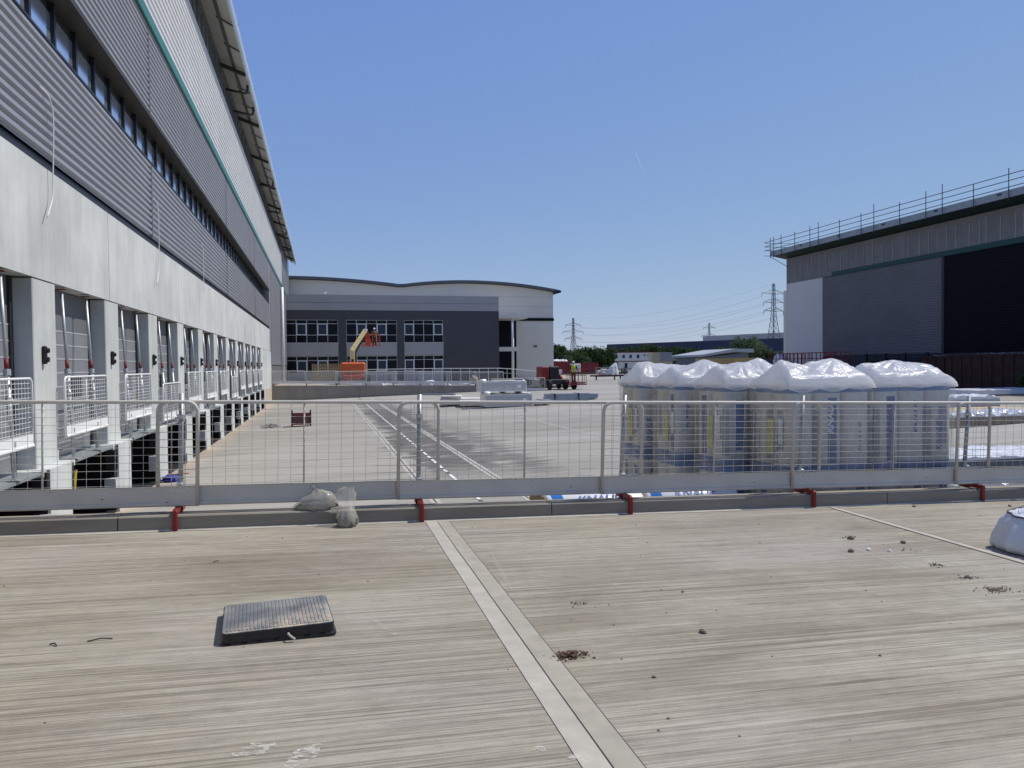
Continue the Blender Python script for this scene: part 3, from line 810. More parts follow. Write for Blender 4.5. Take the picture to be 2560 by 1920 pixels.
for k, (px, sh, where) in enumerate(posts):
    Yp = 8.17; p = at(px, 1150, 1, Yp)
    t = thing('barrier_post', 'galvanised post in a red kerb clamp ' + where, 'barrier post', (p.x, Yp, slabz(p.x) + HK), 0, 'posts carrying the near barriers')
    lean = Vector((0.03 + sh * 1.2, 0, 1.16))
    MB().tube([(0, 0, 0.03), lean], 0.024, 12).tube([lean * 0.02, lean * 0.14], 0.031, 12).build('tube', POLE, t, smooth=True)
    MB().tube([lean * 0.19 - Vector((0, 0.02, 0)), lean * 0.24 - Vector((0, 0.02, 0))], 0.036, 10).tube([lean * 0.78, lean * 0.82], 0.036, 10).cbox((lean.x * 0.21, -0.045, lean.z * 0.215), (0.05, 0.03, 0.05), 0.006).build('hook_collar', GALV, t)
    b = MB().cbox((0.0, -0.02, 0.028), (0.075, 0.14, 0.05), 0.008)
    b.bar((0.0, -0.02, 0.035), (0.0, -0.285, 0.035), 0.045, 0.045)
    b.cbox((0.0, -0.305, -0.045), (0.046, 0.035, 0.20), 0.008)
    b.tube([(-0.03, -0.06, 0.03), (-0.03, -0.06, 0.075)], 0.012, 6)
    b.build('kerb_clamp', RED, t)

# ------------------------------------------------------------------ barriers on the far retaining wall
FB = M('far_barrier_white', (0.62, 0.62, 0.60), 0.5, 0, 0.06, 3)
pxs = [683, 766, 840.5, 915.6, 982.6, 1050.7, 1119, 1188, 1252]
src = None
for i in range(8):
    Yp = 68.15; a = at(pxs[i], 950, 1, Yp).x; L = 2.72
    lab = 'white mesh barrier on the far retaining wall, ' + ORD[i] + ' from the warehouse corner'
    if src is None:
        src = mesh_panel(L, 0.16, 0.36, 1.22, 'mesh_barrier', lab, 'mesh barrier', 'mesh barriers on the far retaining wall', (a, Yp, deckz(a)), 0, 0.005, 0.14, 0.10, 0.022, True, FB); remember(src); o = src
        pst = thing('barrier_post', 'x', 'barrier post', (a, Yp, 0), 0, 'posts on the far retaining wall')
        MB().tube([(0, 0, 0), (0, 0, 1.15)], 0.03, 8).build('tube', POLE, pst); MB().cbox((0, -0.16, -0.02), (0.09, 0.06, 0.32)).build('wall_clamp', M('rusty_red', (0.16, 0.03, 0.02), 0.7), pst)
        remember(pst); q = pst
    else: o = copy_tree(src); q = copy_tree(pst)
    o.location = (a - 0.1, Yp - 0.03 * (i % 2), deckz(a) + 0.1); o['label'] = lab
    q.location = (a, Yp + 0.05, deckz(a) + 0.1); q['label'] = 'dark post between the far barriers, ' + ORD[i] + ' from the warehouse corner'
for px0, Yq, w_, lab in ((1228, 62.5, 'a', 'low white mesh barrier on the ground behind the white wrapped packs'), (1284, 62.0, 'b', 'white mesh barrier on the ground just left of the red lift')):
    g = at(px0, 965, 1, Yq)
    o = copy_tree(src); o.location = (g.x, Yq, yardz(g.x)); o['label'] = lab; o['group'] = 'loose mesh barriers near the red lift'

# ------------------------------------------------------------------ far warehouse with its office block
PANEL = M('pale_panel', (0.66, 0.63, 0.55), 0.5, 0, 0.05, 0.25, dirt=None)
PANEL2 = M('mid_grey_panel', (0.36, 0.355, 0.35), 0.45, 0, 0.05, 0.3)
PANELD = M('charcoal_panel', (0.060, 0.060, 0.066), 0.45, 0, 0.08, 0.4)
NAVY = M('navy_cladding', (0.006, 0.007, 0.011), 0.55, 0, 0.1, 0.5, spec=0.12)
SILVER = M('window_frame_silver', (0.50, 0.52, 0.53), 0.4, 0.2, 0.05, 2)
OGLASS = glass_material('office_glass', (0.006, 0.008, 0.012), 0.05, 0, 0.12)
OGLASS2 = glass_material('office_glass_blue', (0.02, 0.035, 0.055), 0.05, 0, 0.25)
fw = thing('far_warehouse', 'distant pale warehouse with a double curved roof and a charcoal two storey office front', 'warehouse', (12, 104, 0))
def fp(b, name, mat, parent=fw, smooth=False): return b.build(name, mat, parent, world=True, smooth=smooth)
YM, YO = 109.5, 98.0
def roofz(x):
    if x < 10.85: return 13.15 + 0.95 * max(0, 1 - ((x + 4.4) / 15.4) ** 2)
    if x < 20.5: return 13.15 + 0.72 * (1 - ((20.5 - x) / 9.65) ** 2)
    return 13.87 - 1.25 * ((x - 20.5) / 13.9) ** 2
xs = [-20 + 0.85 * i for i in range(63)]; xs = [x for x in xs if x < 33.3] + [33.42]
wall = [(x, roofz(x) - 0.42) for x in xs]
b = MB().prism([(xs[0], -0.4)] + [(33.42, -0.4)] + list(reversed(wall)), 1, YM, YM + 60)
fp(b, 'wall', PANEL)
rp = [(x, roofz(x)) for x in xs] + [(34.4, roofz(34.4) - 0.02)]
b = MB().prism(rp + [(x, z - 0.34) for x, z in reversed(rp)], 1, YM - 0.7, YM + 60)
fp(b, 'roof', M('dark_roof_edge', (0.10, 0.11, 0.125), 0.5))
fp(MB().prism([(33.44, 12.0), (34.5, 12.28), (34.5, 12.5), (33.44, 12.45)], 1, YM - 0.7, YM + 60), 'eaves_gutter', FRAME)
fp(MB().box(22.6, 27.72, YM - 0.06, YM - 0.002, -0.4, 8.1), 'entrance_cladding', NAVY)
fp(MB().box(22.6, 33.5, YM - 0.14, YM - 0.062, 8.1, 8.52), 'dark_band', NAVY)
for z in (10.2, 11.6): fp(MB().box(-5, 33.4, YM - 0.012, YM - 0.001, z, z + 0.03), 'panel_joint', M('panel_joint_grey', (0.3, 0.3, 0.29), 0.6))
fp(MB().box(22.4, 28.0, 104.0, YM - 0.15, 8.12, 8.5), 'canopy', PANEL)
fp(MB().tube([(25.9, 104.4, -0.3), (25.9, 104.4, 8.12)], 0.19, 12), 'column', WHITE, smooth=True)
fp(MB().box(22.5, 26.9, 104.2, 104.6, 3.55, 4.15), 'balcony_beam', PANEL)
fp(MB().cbox((30.6, YM - 0.08, 4.35), (0.5, 0.15, 0.18)), 'wall_lamp', BLACK)
ox0, ox1 = -4.45, 22.5
fp(MB().box(ox0, ox1, YO, YM - 0.2, 8.68, 10.55), 'office_parapet', PANEL2)
fp(MB().box(ox0, ox1 - 0.02, YO + 0.35, YM - 0.2, -0.3, 8.66), 'office_wall', PANELD)
groups = [(714, 845, 5, (1, 3)), (866, 991.5, 5, (1, 3)), (1010.5, 1107.5, 4, (0, 3))]
edge = ox0
def off(px, py=830): return at(px, py, 1, YO + 0.1).x
for gi, (pa, pb, n, opens) in enumerate(groups):
    a, b_ = off(pa), off(pb)
    # piers between window bays
    fp(MB().box(edge, a - 0.02, YO + 0.02, YO + 0.345, -0.3, 8.66), 'office_pier', PANELD); edge = b_ + 0.02
    fp(MB().box(a - 0.018, b_ + 0.018, YO + 0.025, YO + 0.345, 7.55, 8.66), 'office_lintel', PANELD)
    fp(MB().box(a - 0.015, b_ + 0.015, YO - 0.06, YO + 0.345, 3.0, 4.58), 'office_spandrel', PANEL2)
    fp(MB().box(a - 0.1, b_ + 0.1, YO - 0.14, YO + 0.20, 4.582, 4.66), 'sill', SILVER)
    fp(MB().box(a - 0.015, b_ + 0.015, YO - 0.02, YO + 0.345, -0.3, 1.0), 'office_dado', PANEL2)
    for row, (z0, z1) in enumerate(((4.70, 7.50), (1.05, 2.98))):
        g = fp(MB().box(a, b_, YO + 0.22, YO + 0.25, z0, z1), 'window', OGLASS)
        cw = (b_ - a) / n
        b = MB()
        for k in range(n + 1): b.box(a + k * cw - 0.035, a + k * cw + 0.035, YO + 0.15, YO + 0.218, z0, z1)
        zs = [z1 - 0.49, z0 + 0.90] if row == 0 else [z1 - 0.52]
        for z in zs + [z1 - 0.03]: b.box(a, b_, YO + 0.155, YO + 0.216, z - 0.03, z + 0.03)
        fp(b, 'frame', SILVER, g)
        for k in opens:
            s0, s1 = a + k * cw + 0.04, a + (k + 1) * cw - 0.04
            zb = zs[1] if row == 0 else z0
            za = zs[0]
            b = MB()
            for u0, u1, v0, v1 in ((s0, s0 + 0.09, zb, za), (s1 - 0.09, s1, zb, za), (s0 + 0.091, s1 - 0.091, zb, zb + 0.09), (s0 + 0.091, s1 - 0.091, za - 0.09, za)): b.box(u0, u1, YO + 0.10, YO + 0.149, v0, v1)
            fp(b, 'sash', WHITE, g)
            fp(MB().box(s0 + 0.092, s1 - 0.092, YO + 0.13, YO + 0.146, zb + 0.09, za - 0.09), 'sash_glass', OGLASS2, g)
fp(MB().box(edge, ox1 - 0.005, YO + 0.02, YO + 0.345, -0.3, 8.66), 'office_pier', PANELD)
b = MB()
for z in (1.6, 3.2, 4.8, 6.4): b.box(edge + 0.1, ox1 - 0.05, YO + 0.008, YO + 0.019, z, z + 0.025)
b.box(ox0, ox1, YO - 0.012, YO - 0.001, 9.6, 9.63)
fp(b, 'panel_joint', M('charcoal_joint', (0.035, 0.037, 0.045), 0.6))
fp(MB().lathe([(0.16, 0), (0.2, 0.05), (0.1, 0.12)], (0.5, YO + 0.0, 10.75), 10), 'roof_lamp', WHITE)

# handrail along the ramp in front of the office
hr = thing('handrail', 'long white two-rail handrail in front of the charcoal office wall', 'handrail', (14, 89, deckz(14)))
b1 = MB(); pts = []
for px, py in ((915, 924), (1000, 922.5), (1100, 921), (1180, 921), (1248, 920.5), (1290, 923), (1349, 929)): pts.append(at(px, py, 1, 88.5))
b1.tube(pts, 0.04, 6).tube([p - Vector((0, 0, 0.53)) for p in pts], 0.03, 6)
b1.build('rail', FB, hr, world=True)
px = 918
while px < 1345:
    for i in range(len(pts) - 1):
        a = pts[i]; c = pts[i + 1]; q = at(px, 925, 1, 88.5)
        if a.x <= q.x <= c.x:
            z = a.z + (c.z - a.z) * (q.x - a.x) / (c.x - a.x)
            MB().tube([(q.x, 88.5, deckz(q.x)), (q.x, 88.5, z)], 0.035, 6).build('baluster', FB, hr, world=True)
    px += 23.3

# timber hoarding
TIMB = M('pale_timber', (0.42, 0.33, 0.17), 0.7, 0, 0.2, 3, (1, 1, 0.2))
th = thing('timber_fence', 'yellowish timber board fence between the office front and the orange boom lift', 'fence', (0.4, 82, 0.0))
x0, x1 = at(780, 930, 1, 82).x, at(858, 930, 1, 82).x; x = x0; b = MB(); random.seed(5)
while x < x1: b.box(x, x + 0.105, 81.97, 82.0, 0.0, 1.95 + 0.03 * random.random()); x += 0.165
b.build('boards', TIMB, th, world=True)
MB().box(x0, x1, 82.002, 82.06, 0.45, 0.55).box(x0, x1, 82.002, 82.06, 1.45, 1.55).build('fence_rails', TIMB, th, world=True)

# ------------------------------------------------------------------ right-hand warehouse
RX = 49.0
GZ = yardz(49)
rw_ = thing('warehouse', 'dark warehouse on the right with navy cladding, green trim and scaffolded eaves', 'warehouse', (60, 50, GZ))
def rp_(b, name, mat, parent=rw_, smooth=False): return b.build(name, mat, parent, world=True, smooth=smooth)
RGREY = M('slate_cladding', (0.168, 0.165, 0.17), 0.5, 0, 0.08, 0.5, spec=0.25)
RGREEN = M('deep_green_trim', (0.008, 0.055, 0.045), 0.45, 0, 0.1, 1)
RLINER = M('grey_liner_board', (0.19, 0.18, 0.17), 0.6, 0, 0.15, 1.5)
RY1 = 73.84; RYW, RYD = 67.75, 52.26
rp_(MB().box(RX + 0.16, 110, 15, RY1 - 0.02, GZ - 0.3, 13.0), 'core_wall', FLASH)
rp_(MB().box(RX - 0.01, RX + 0.155, RYW, RY1, GZ, 10.05), 'pale_panel', M('pale_composite_panel', (0.60, 0.58, 0.54), 0.5, 0, 0.04, 0.4))
rp_(ribbed('', RX, 2.2, 10.0, RYD + 0.15, RYW - 0.02, 0.21, 0.05, RGREY, -1), 'slate_cladding', RGREY)
rp_(ribbed('', RX, 2.2, 10.0, 15, RYD - 0.15, 0.21, 0.05, NAVY, -1), 'navy_cladding', NAVY)
rp_(ribbed('', RX + 0.02, GZ, 2.16, 15, RYW - 0.02, 0.21, 0.05, NAVY, -1), 'base_cladding', M('base_cladding', (0.022, 0.033, 0.05), 0.5, 0, 0.1, 1))
rp_(MB().box(RX - 0.03, RX + 0.1, RYD - 0.14, RYD + 0.14, GZ, 10.0), 'corner_trim', FRAME)
rp_(MB().box(RX - 0.07, RX + 0.15, 15, 66.2, 10.01, 10.42), 'green_trim', RGREEN)
rp_(MB().box(RX, RX + 0.158, 15, RY1, 10.43, 12.75).box(RX, RX + 0.158, 66.3, RY1, 10.06, 10.428), 'liner_wall', RLINER)
b = MB(); y = 16.0; random.seed(11)
LR = M('liner_rib_pale', (0.42, 0.43, 0.45), 0.5)
while y < RY1 - 0.3:
    h = 12.2 + 0.3 * random.random()
    rp_(MB().box(RX - 0.05, RX - 0.002, y, y + 0.035, 10.43 + 0.05 * random.random(), h), 'liner_rib', LR); y += random.choice((0.62, 0.95, 1.25, 1.3))
rp_(MB().prism([(RX - 1.45, 13.15), (RX - 1.35, 13.1), (RX + 0.3, 12.8), (RX + 0.3, 13.2), (RX - 1.45, 13.2)], 1, 15, RY1 + 0.7), 'eaves_soffit', M('dark_green_soffit', (0.012, 0.03, 0.025), 0.7))
rp_(MB().box(RX - 1.52, RX - 1.455, 15, RY1 + 0.8, 13.1, 13.63), 'fascia', M('grey_fascia', (0.30, 0.33, 0.33), 0.45, 0.2))
rp_(MB().prism([(RX - 1.454, 13.55), (110, 15.5), (110, 15.4), (RX - 1.454, 13.45)], 1, 15, RY1 + 0.6), 'roof', CLADW)
b = MB(); y = 16
while y < 73: rp_(MB().cbox((RX - 1.54, y, 13.45), (0.04, 0.35, 0.12)), 'gutter_outlet', FRAME); y += 5.9
rp_(MB().box(RX - 0.04, RX + 0.12, RY1 - 0.03, RY1 + 0.02, GZ, 12.75), 'edge_trim', PANEL)
# lower part of the building behind the pale panel
rp_(MB().box(RX + 0.3, 100, RY1, RY1 + 1.1, GZ, 9.4), 'rear_wall', PANEL)
# dark posts along the base
for px in (2165, 2213, 2262, 2318):
    q = at(px, 880, 0, RX - 0.6)
    rp_(MB().box(RX - 0.7, RX - 0.5, q.y - 0.12, q.y + 0.12, GZ, 2.25), 'base_post', FRAME)
# scaffold guard rail
sc = thing('scaffold_rail', 'scaffold tube guard rail running along the eaves of the dark warehouse on the right', 'scaffolding', (47.4, 50, 13.2))
SCM = M('scaffold_dark', (0.055, 0.065, 0.07), 0.5, 0.3)
for z in (13.8, 14.25, 14.7): MB().tube([(47.4, 15, z), (47.4, 75.6, z + 0.02)], 0.03, 6).build('guard_tube', SCM, sc, world=True)
for px, top in ((1926, 15.1), (1934, 15.1), (1953, 15.12), (1987, 15.0), (2025, 15.1), (2046, 15.25), (2099, 14.9), (2153, 14.95), (2185, 15.4), (2249, 14.95), (2315, 15.2), (2356, 15.4), (2434, 14.72), (2522, 15.15), (2620, 15.2)):
    y = at(px, 560, 0, 47.4).y
    MB().tube([(47.38, y, 12.9), (47.38, y, top)], 0.032, 6).build('standard', SCM, sc, world=True)
for z in (13.75, 14.15, 14.55, 13.1): MB().tube([(47.0, 74.9, z), (51.5, 74.9, z + 0.05)] if z > 13.5 else [(46.6, 74.4, z), (50, 74.4, z)], 0.03, 6).build('end_tube', SCM, sc, world=True)
for px in (2046, 2153, 2185, 2315, 2356, 2522):
    y = at(px, 560, 0, 47.4).y
    MB().tube([(47.42, y, 13.75), (48.3, y + 1.6, 12.9)], 0.028, 6).build('brace', SCM, sc, world=True)
MB().tube([(47.2, 74.2, 13.0), (49.0, 73.7, 11.9)], 0.03, 6).build('brace', SCM, sc, world=True)
# ------------------------------------------------------------------ things on the slab
def ground_z(x, y): return slabz(x) if y < KY else yardz(x)
# lifted inspection cover in its frame
c4 = [Vector((-0.640, 5.145, 0)), Vector((-0.03, 5.19, 0)), Vector((0.052, 4.616, 0)), Vector((-0.556, 4.557, 0))]
cc = sum(c4, Vector()) / 4
ax = ((c4[1] - c4[0]) + (c4[2] - c4[3])).normalized(); lw = 0.62; ld = 0.565; hh = 0.075
lid = thing('access_cover', 'dark square access cover with studded plate lying loose on the brushed slab', 'access cover', (cc.x, cc.y, slabz(cc.x)), math.atan2(ax.y, ax.x))
def rrect(hx, hy, r, n=5):
    o = []
    for cx_, cy_, a0 in ((hx - r, -hy + r, -PI / 2), (hx - r, hy - r, 0), (-hx + r, hy - r, PI / 2), (-hx + r, -hy + r, PI)):
        for k in range(n + 1): a = a0 + PI / 2 * k / n; o.append((cx_ + r * math.cos(a), cy_ + r * math.sin(a)))
    return o
def loft(rings, cap=True):
    n = len(rings[0]); vs = [p for r in rings for p in r]; fs = []
    for k in range(len(rings) - 1):
        for i in range(n): j = (i + 1) % n; fs.append((k * n + i, k * n + j, (k + 1) * n + j, (k + 1) * n + i))
    if cap: fs += [tuple(range(n - 1, -1, -1)), tuple((len(rings) - 1) * n + i for i in range(n))]
    return vs, fs
def rings(spec):
    return [[(x, y, z) for x, y in rrect(hx, hy, r)] for hx, hy, r, z in spec]
RIM = M('cover_frame_plastic', (0.012, 0.012, 0.014), 0.35, 0, 0.1, 5, spec=0.5)
MB().add(*loft(rings([(lw / 2 + 0.016, ld / 2 + 0.016, 0.03, 0.0), (lw / 2 + 0.016, ld / 2 + 0.016, 0.03, 0.012), (lw / 2 + 0.004, ld / 2 + 0.004, 0.03, 0.016), (lw / 2 + 0.004, ld / 2 + 0.004, 0.03, hh - 0.008)]))).build('frame', RIM, lid)
MB().add(*loft(rings([(lw / 2 - 0.004, ld / 2 - 0.004, 0.028, hh - 0.008), (lw / 2 - 0.002, ld / 2 - 0.002, 0.028, hh - 0.002), (lw / 2 - 0.008, ld / 2 - 0.008, 0.026, hh)]))).build('plate', LID, lid)
b = MB()
for i in range(27):
    for j in range(26):
        x = -lw / 2 + 0.03 + i * (lw - 0.06) / 26; y = -ld / 2 + 0.03 + j * (ld - 0.06) / 25
        b.box(x - 0.0062, x + 0.0062, y - 0.0085, y + 0.0085, hh, hh + 0.0045)
b.build('studs', LID, lid)
b = MB()
for k in range(7): b.box(-lw / 2 + 0.05 + k * 0.086, -lw / 2 + 0.056 + k * 0.086, -ld / 2 - 0.014, -ld / 2 - 0.0045, 0.017, hh - 0.014)
b.build('ribs', RIM, lid)
MB().tube([(0.05, -ld / 2 - 0.02, 0.04), (0.06, -ld / 2 - 0.05, 0.035), (0.085, -ld / 2 - 0.045, 0.012)], 0.008, 6).build('toggle', M('cord_grey', (0.4, 0.38, 0.35), 0.7), lid)

# soil heap and loose stones
SOIL = M('red_brown_soil', (0.115, 0.07, 0.045), 0.95, 0, 0.35, 9)
STONE = M('grey_stone', (0.17, 0.145, 0.12), 0.9, 0, 0.3, 12)
def lump(b, x, y, z, r, sd):
    random.seed(sd); b.blob((x, y, z + r * 0.55), (r, r * (0.7 + 0.5 * random.random()), r * (0.6 + 0.3 * random.random())), sd, 0.5, 2.2, 9, 6)
def heap(px, py, r, h, n, seed, lab, mat=SOIL, name='soil_heap'):
    q = sp(px, py); rnd = random.Random(seed); b = MB()
    for k in range(n):
        a = rnd.random() * 2 * PI; d = abs(rnd.gauss(0, 0.45)) * r; d = min(d, r * 1.7)
        x, y = q.x + d * math.cos(a) * 1.25, q.y + d * math.sin(a) * 0.8
        z = slabz(x) + h * max(0, 1 - d / r) * rnd.random()
        lump(b, x, y, z - 0.004, (0.003 + 0.009 * rnd.random() ** 2.5) * (1.6 if d < r * 0.5 and h > 0.03 else 0.75), seed * 100 + k)
    o = b.build(name, mat, smooth=False); tag(o, lab, 'soil heap', kind='stuff'); return o
heap(1428, 1640, 0.115, 0.03, 420, 2, 'small heap of red brown soil beside the pale joint strip')
heap(2340, 1413, 0.12, 0.012, 60, 3, 'scatter of dark soil crumbs on the slab to the left of the white bag', STONE)
heap(2420, 1445, 0.14, 0.012, 70, 13, 'scatter of soil crumbs in front of the white bag', STONE)
heap(2490, 1475, 0.15, 0.012, 260, 4, 'flattened patch of soil crumbs near the right edge of the slab', M('dusty_soil', (0.24, 0.195, 0.14), 0.95, 0, 0.3, 9))
heap(1440, 1510, 0.34, 0.008, 26, 5, 'thin scatter of dark crumbs beyond the soil heap', STONE)
heap(2120, 1345, 0.12, 0.01, 22, 6, 'scatter of pebbles near the far end of the slab', STONE)
heap(2290, 1378, 0.3, 0.01, 22, 16, 'scatter of pebbles around the pale stone', STONE)
slist = [(1758, 1582, 0.022, 'lone dark stone at the middle of the slab'), (2127, 1380, 0.026, 'grey stone at the left of the pebble scatter'), (2258, 1358, 0.022, 'brown stone nearest the right joint strip'),
         (2172, 1376, 0.02, 'dark stone between the grey stone and the white one'), (2224, 1379, 0.015, 'small white stone among the pebbles'), (2128, 1348, 0.03, 'dark stone in the farthest pebble scatter'), (1707, 1481, 0.011, 'tiny stone farther out than the lone dark stone'),
         (2285, 1267, 0.02, 'dark pebble at the foot of the kerb'), (2524, 1266, 0.018, 'dark pebble at the foot of the kerb near the right edge'), (1635, 1694, 0.012, 'tiny stone in the near middle of the slab'), (1671, 1797, 0.008, 'tiny pebble closest to the camera'), (2200, 1640, 0.009, 'tiny pebble at the near right of the slab')]
for k, (px, py, r, lab) in enumerate(slist):
    q = sp(px, py); b = MB(); lump(b, q.x, q.y, slabz(q.x) - 0.003, r, 900 + k)
    tag(b.build('stone', STONE if 'white' not in lab else WHITE, smooth=False), lab, 'stone', 'stones on the slab')
for k, (px, py, L, a, lab) in enumerate(((133, 1615, 0.06, -0.7, 'curled dark twig at the left of the slab'), (250, 1602, 0.13, 0.1, 'thin straight dark twig on the slab left of the access cover'), (540, 1406, 0.04, 0.2, 'short dark twig on the slab behind the access cover'))):
    q = sp(px, py); d = Vector((math.cos(a), math.sin(a), 0)) * L / 2
    z = slabz(q.x) + 0.006
    tag(MB().tube([(q.x - d.x, q.y - d.y, z), (q.x + 0.004, q.y + 0.01, z + 0.006), (q.x + d.x, q.y + d.y, z)], 0.004, 5).build('twig', M('twig_dark', (0.05, 0.04, 0.03), 0.9)), lab, 'twig', 'twigs on the slab')
# sparse grit all over the slab
rnd = random.Random(44); b = MB()
for k in range(420):
    y = 1.5 + 6.3 * rnd.random() ** 0.8; x = -4 + 12 * rnd.random()
    lump(b, x, y, slabz(x) - 0.002, 0.0025 + 0.005 * rnd.random() ** 3, 2000 + k)
tag(b.build('grit', STONE, smooth=False), 'fine dark grit scattered over the brushed slab', 'grit', kind='stuff')

# white woven bag at the right edge
q = sp(2488, 1394)
BAGM = M('white_woven_bag', (0.62, 0.635, 0.67), 0.55, 0, 0.06, 4, spec=0.4)
bag = thing('bulk_bag', 'half filled white woven bulk bag slumped on the slab at the right edge', 'bag', (q.x + 0.74, q.y + 0.05, slabz(q.x + 0.45)))
prof = [(0.44, 0.0), (0.50, 0.02), (0.515, 0.06), (0.49, 0.13), (0.45, 0.22), (0.41, 0.30), (0.375, 0.345), (0.365, 0.37), (0.355, 0.372), (0.35, 0.32), (0.28, 0.27), (0.0, 0.25)]
n = 96; vs = []
for r, z in prof:
    for k in range(n):
        t = 2 * PI * k / n; d = Vector((math.cos(t), math.sin(t), 0))
        sq = 1 / max(abs(d.x), abs(d.y)) ** 0.45
        w = 1 + 0.09 * mnoise.noise(Vector((d.x * 2.2, d.y * 2.2, z * 5))) + 0.045 * mnoise.noise(Vector((d.x * 7, d.y * 7, z * 9))) - 0.07 * abs(mnoise.noise(Vector((d.x * 4.5 + z * 2, d.y * 4.5, z * 2.5 + 9))))
        vs.append((d.x * r * sq * w, d.y * r * 0.8 * sq * w, z * (1 + 0.15 * d.x * (z > 0.2)) ))
fs = [(i * n + k, i * n + (k + 1) % n, (i + 1) * n + (k + 1) % n, (i + 1) * n + k) for i in range(len(prof) - 1) for k in range(n)]
MB().add(vs, fs).build('bag_body', BAGM, bag, smooth=True)
STRAP = M('bag_hem', (0.10, 0.10, 0.11), 0.7)
MB().tube([vs[7 * n + k] for k in range(n)], 0.010, 5, closed=True).build('hem', STRAP, bag, smooth=True)
MB().bar(Vector(vs[7 * n + 53]) + Vector((-0.02, -0.03, 0)), Vector(vs[3 * n + 57]) + Vector((0.0, -0.02, 0)), 0.035, 0.006, (0, 1, 0)).build('strap', M('bag_strap', (0.42, 0.43, 0.45), 0.6), bag)

# two clear plastic bags of rubble on the kerb
CLEAR = sheet_film('clear_bag_film', (0.74, 0.70, 0.58), 0.30, 0.18)
RUB = M('bag_rubble', (0.10, 0.095, 0.085), 0.9, 0, 0.5, 14)
def film_cone(base, path, n=30, seed=1, amp=0.22, sq=1.0):
    """bag skin lofted along a path of (center, rx, ry)"""
    vs = []
    for j, (c, rx, ry) in enumerate(path):
        for k in range(n):
            t = 2 * PI * k / n; d = (math.cos(t), math.sin(t))
            w = 1 + amp * mnoise.noise(Vector((d[0] * 2.6 + seed * 5, d[1] * 2.6, j * 0.45))) + amp * 0.5 * mnoise.noise(Vector((d[0] * 7 + seed, d[1] * 7, j * 0.3)))
            vs.append((c[0] + d[0] * rx * w, c[1] + d[1] * ry * w, c[2] + 0.02 * mnoise.noise(Vector((d[0] * 4, d[1] * 4, j + seed)))))
    fs = [(i * n + k, i * n + (k + 1) % n, (i + 1) * n + (k + 1) % n, (i + 1) * n + k) for i in range(len(path) - 1) for k in range(n)]
    return MB().add(vs, fs)
p0 = at(800, 1266, 1, KY + 0.10)
b1 = thing('rubble_bag', 'clear plastic bag of dark rubble lying on top of the kerb', 'plastic bag', (p0.x, KY + 0.11, slabz(p0.x) + HK))
film_cone(None, [((-0.02, 0, 0.0), 0.20, 0.10), ((-0.03, 0, 0.03), 0.235, 0.12), ((-0.02, 0, 0.08), 0.20, 0.115), ((0.0, 0, 0.13), 0.155, 0.10), ((0.02, 0, 0.165), 0.11, 0.075), ((0.0, 0.0, 0.19), 0.055, 0.04), ((-0.03, 0, 0.205), 0.02, 0.018), ((-0.06, 0.0, 0.22), 0.035, 0.012), ((-0.065, 0, 0.25), 0.012, 0.02)], 36, 1).build('film', CLEAR, b1, smooth=True)
film_cone(None, [((-0.02, 0, 0.004), 0.02, 0.01), ((-0.02, 0, 0.005), 0.19, 0.094), ((-0.03, 0, 0.03), 0.222, 0.112), ((-0.03, 0, 0.065), 0.17, 0.095), ((-0.03, 0.01, 0.085), 0.08, 0.05), ((-0.03, 0.01, 0.09), 0.005, 0.005)], 36, 1).build('rubble', RUB, b1)
p1 = at(868, 1305, 1, KY - 0.10)
b2 = thing('rubble_bag', 'tied clear plastic bag of rubble hanging down the front of the kerb', 'plastic bag', (p1.x, KY - 0.11, slabz(p1.x)))
film_cone(None, [((0, 0, 0.0), 0.075, 0.07), ((0, 0, 0.03), 0.105, 0.085), ((0, 0, 0.09), 0.10, 0.08), ((-0.005, 0.01, 0.14), 0.085, 0.07), ((0.0, 0.03, 0.18), 0.07, 0.055), ((0.0, 0.06, 0.21), 0.075, 0.05), ((-0.01, 0.08, 0.26), 0.095, 0.05), ((-0.015, 0.09, 0.31), 0.10, 0.045), ((-0.01, 0.09, 0.355), 0.075, 0.03), ((0.03, 0.09, 0.38), 0.05, 0.02)], 36, 2, 0.3).build('film', CLEAR, b2, smooth=True)
film_cone(None, [((0, 0, 0.004), 0.01, 0.01), ((0, 0, 0.005), 0.07, 0.065), ((0, 0, 0.03), 0.098, 0.079), ((0, 0, 0.085), 0.093, 0.074), ((-0.003, 0.005, 0.115), 0.06, 0.05), ((-0.003, 0.005, 0.125), 0.005, 0.005)], 36, 2, 0.3).build('rubble', RUB, b2)
film_cone(None, [((-0.11, 0.04, 0.135), 0.035, 0.02), ((-0.125, 0.05, 0.155), 0.055, 0.03), ((-0.11, 0.06, 0.18), 0.045, 0.03), ((-0.07, 0.06, 0.19), 0.02, 0.012)], 20, 4, 0.3).build('knot', CLEAR, b2, smooth=True)

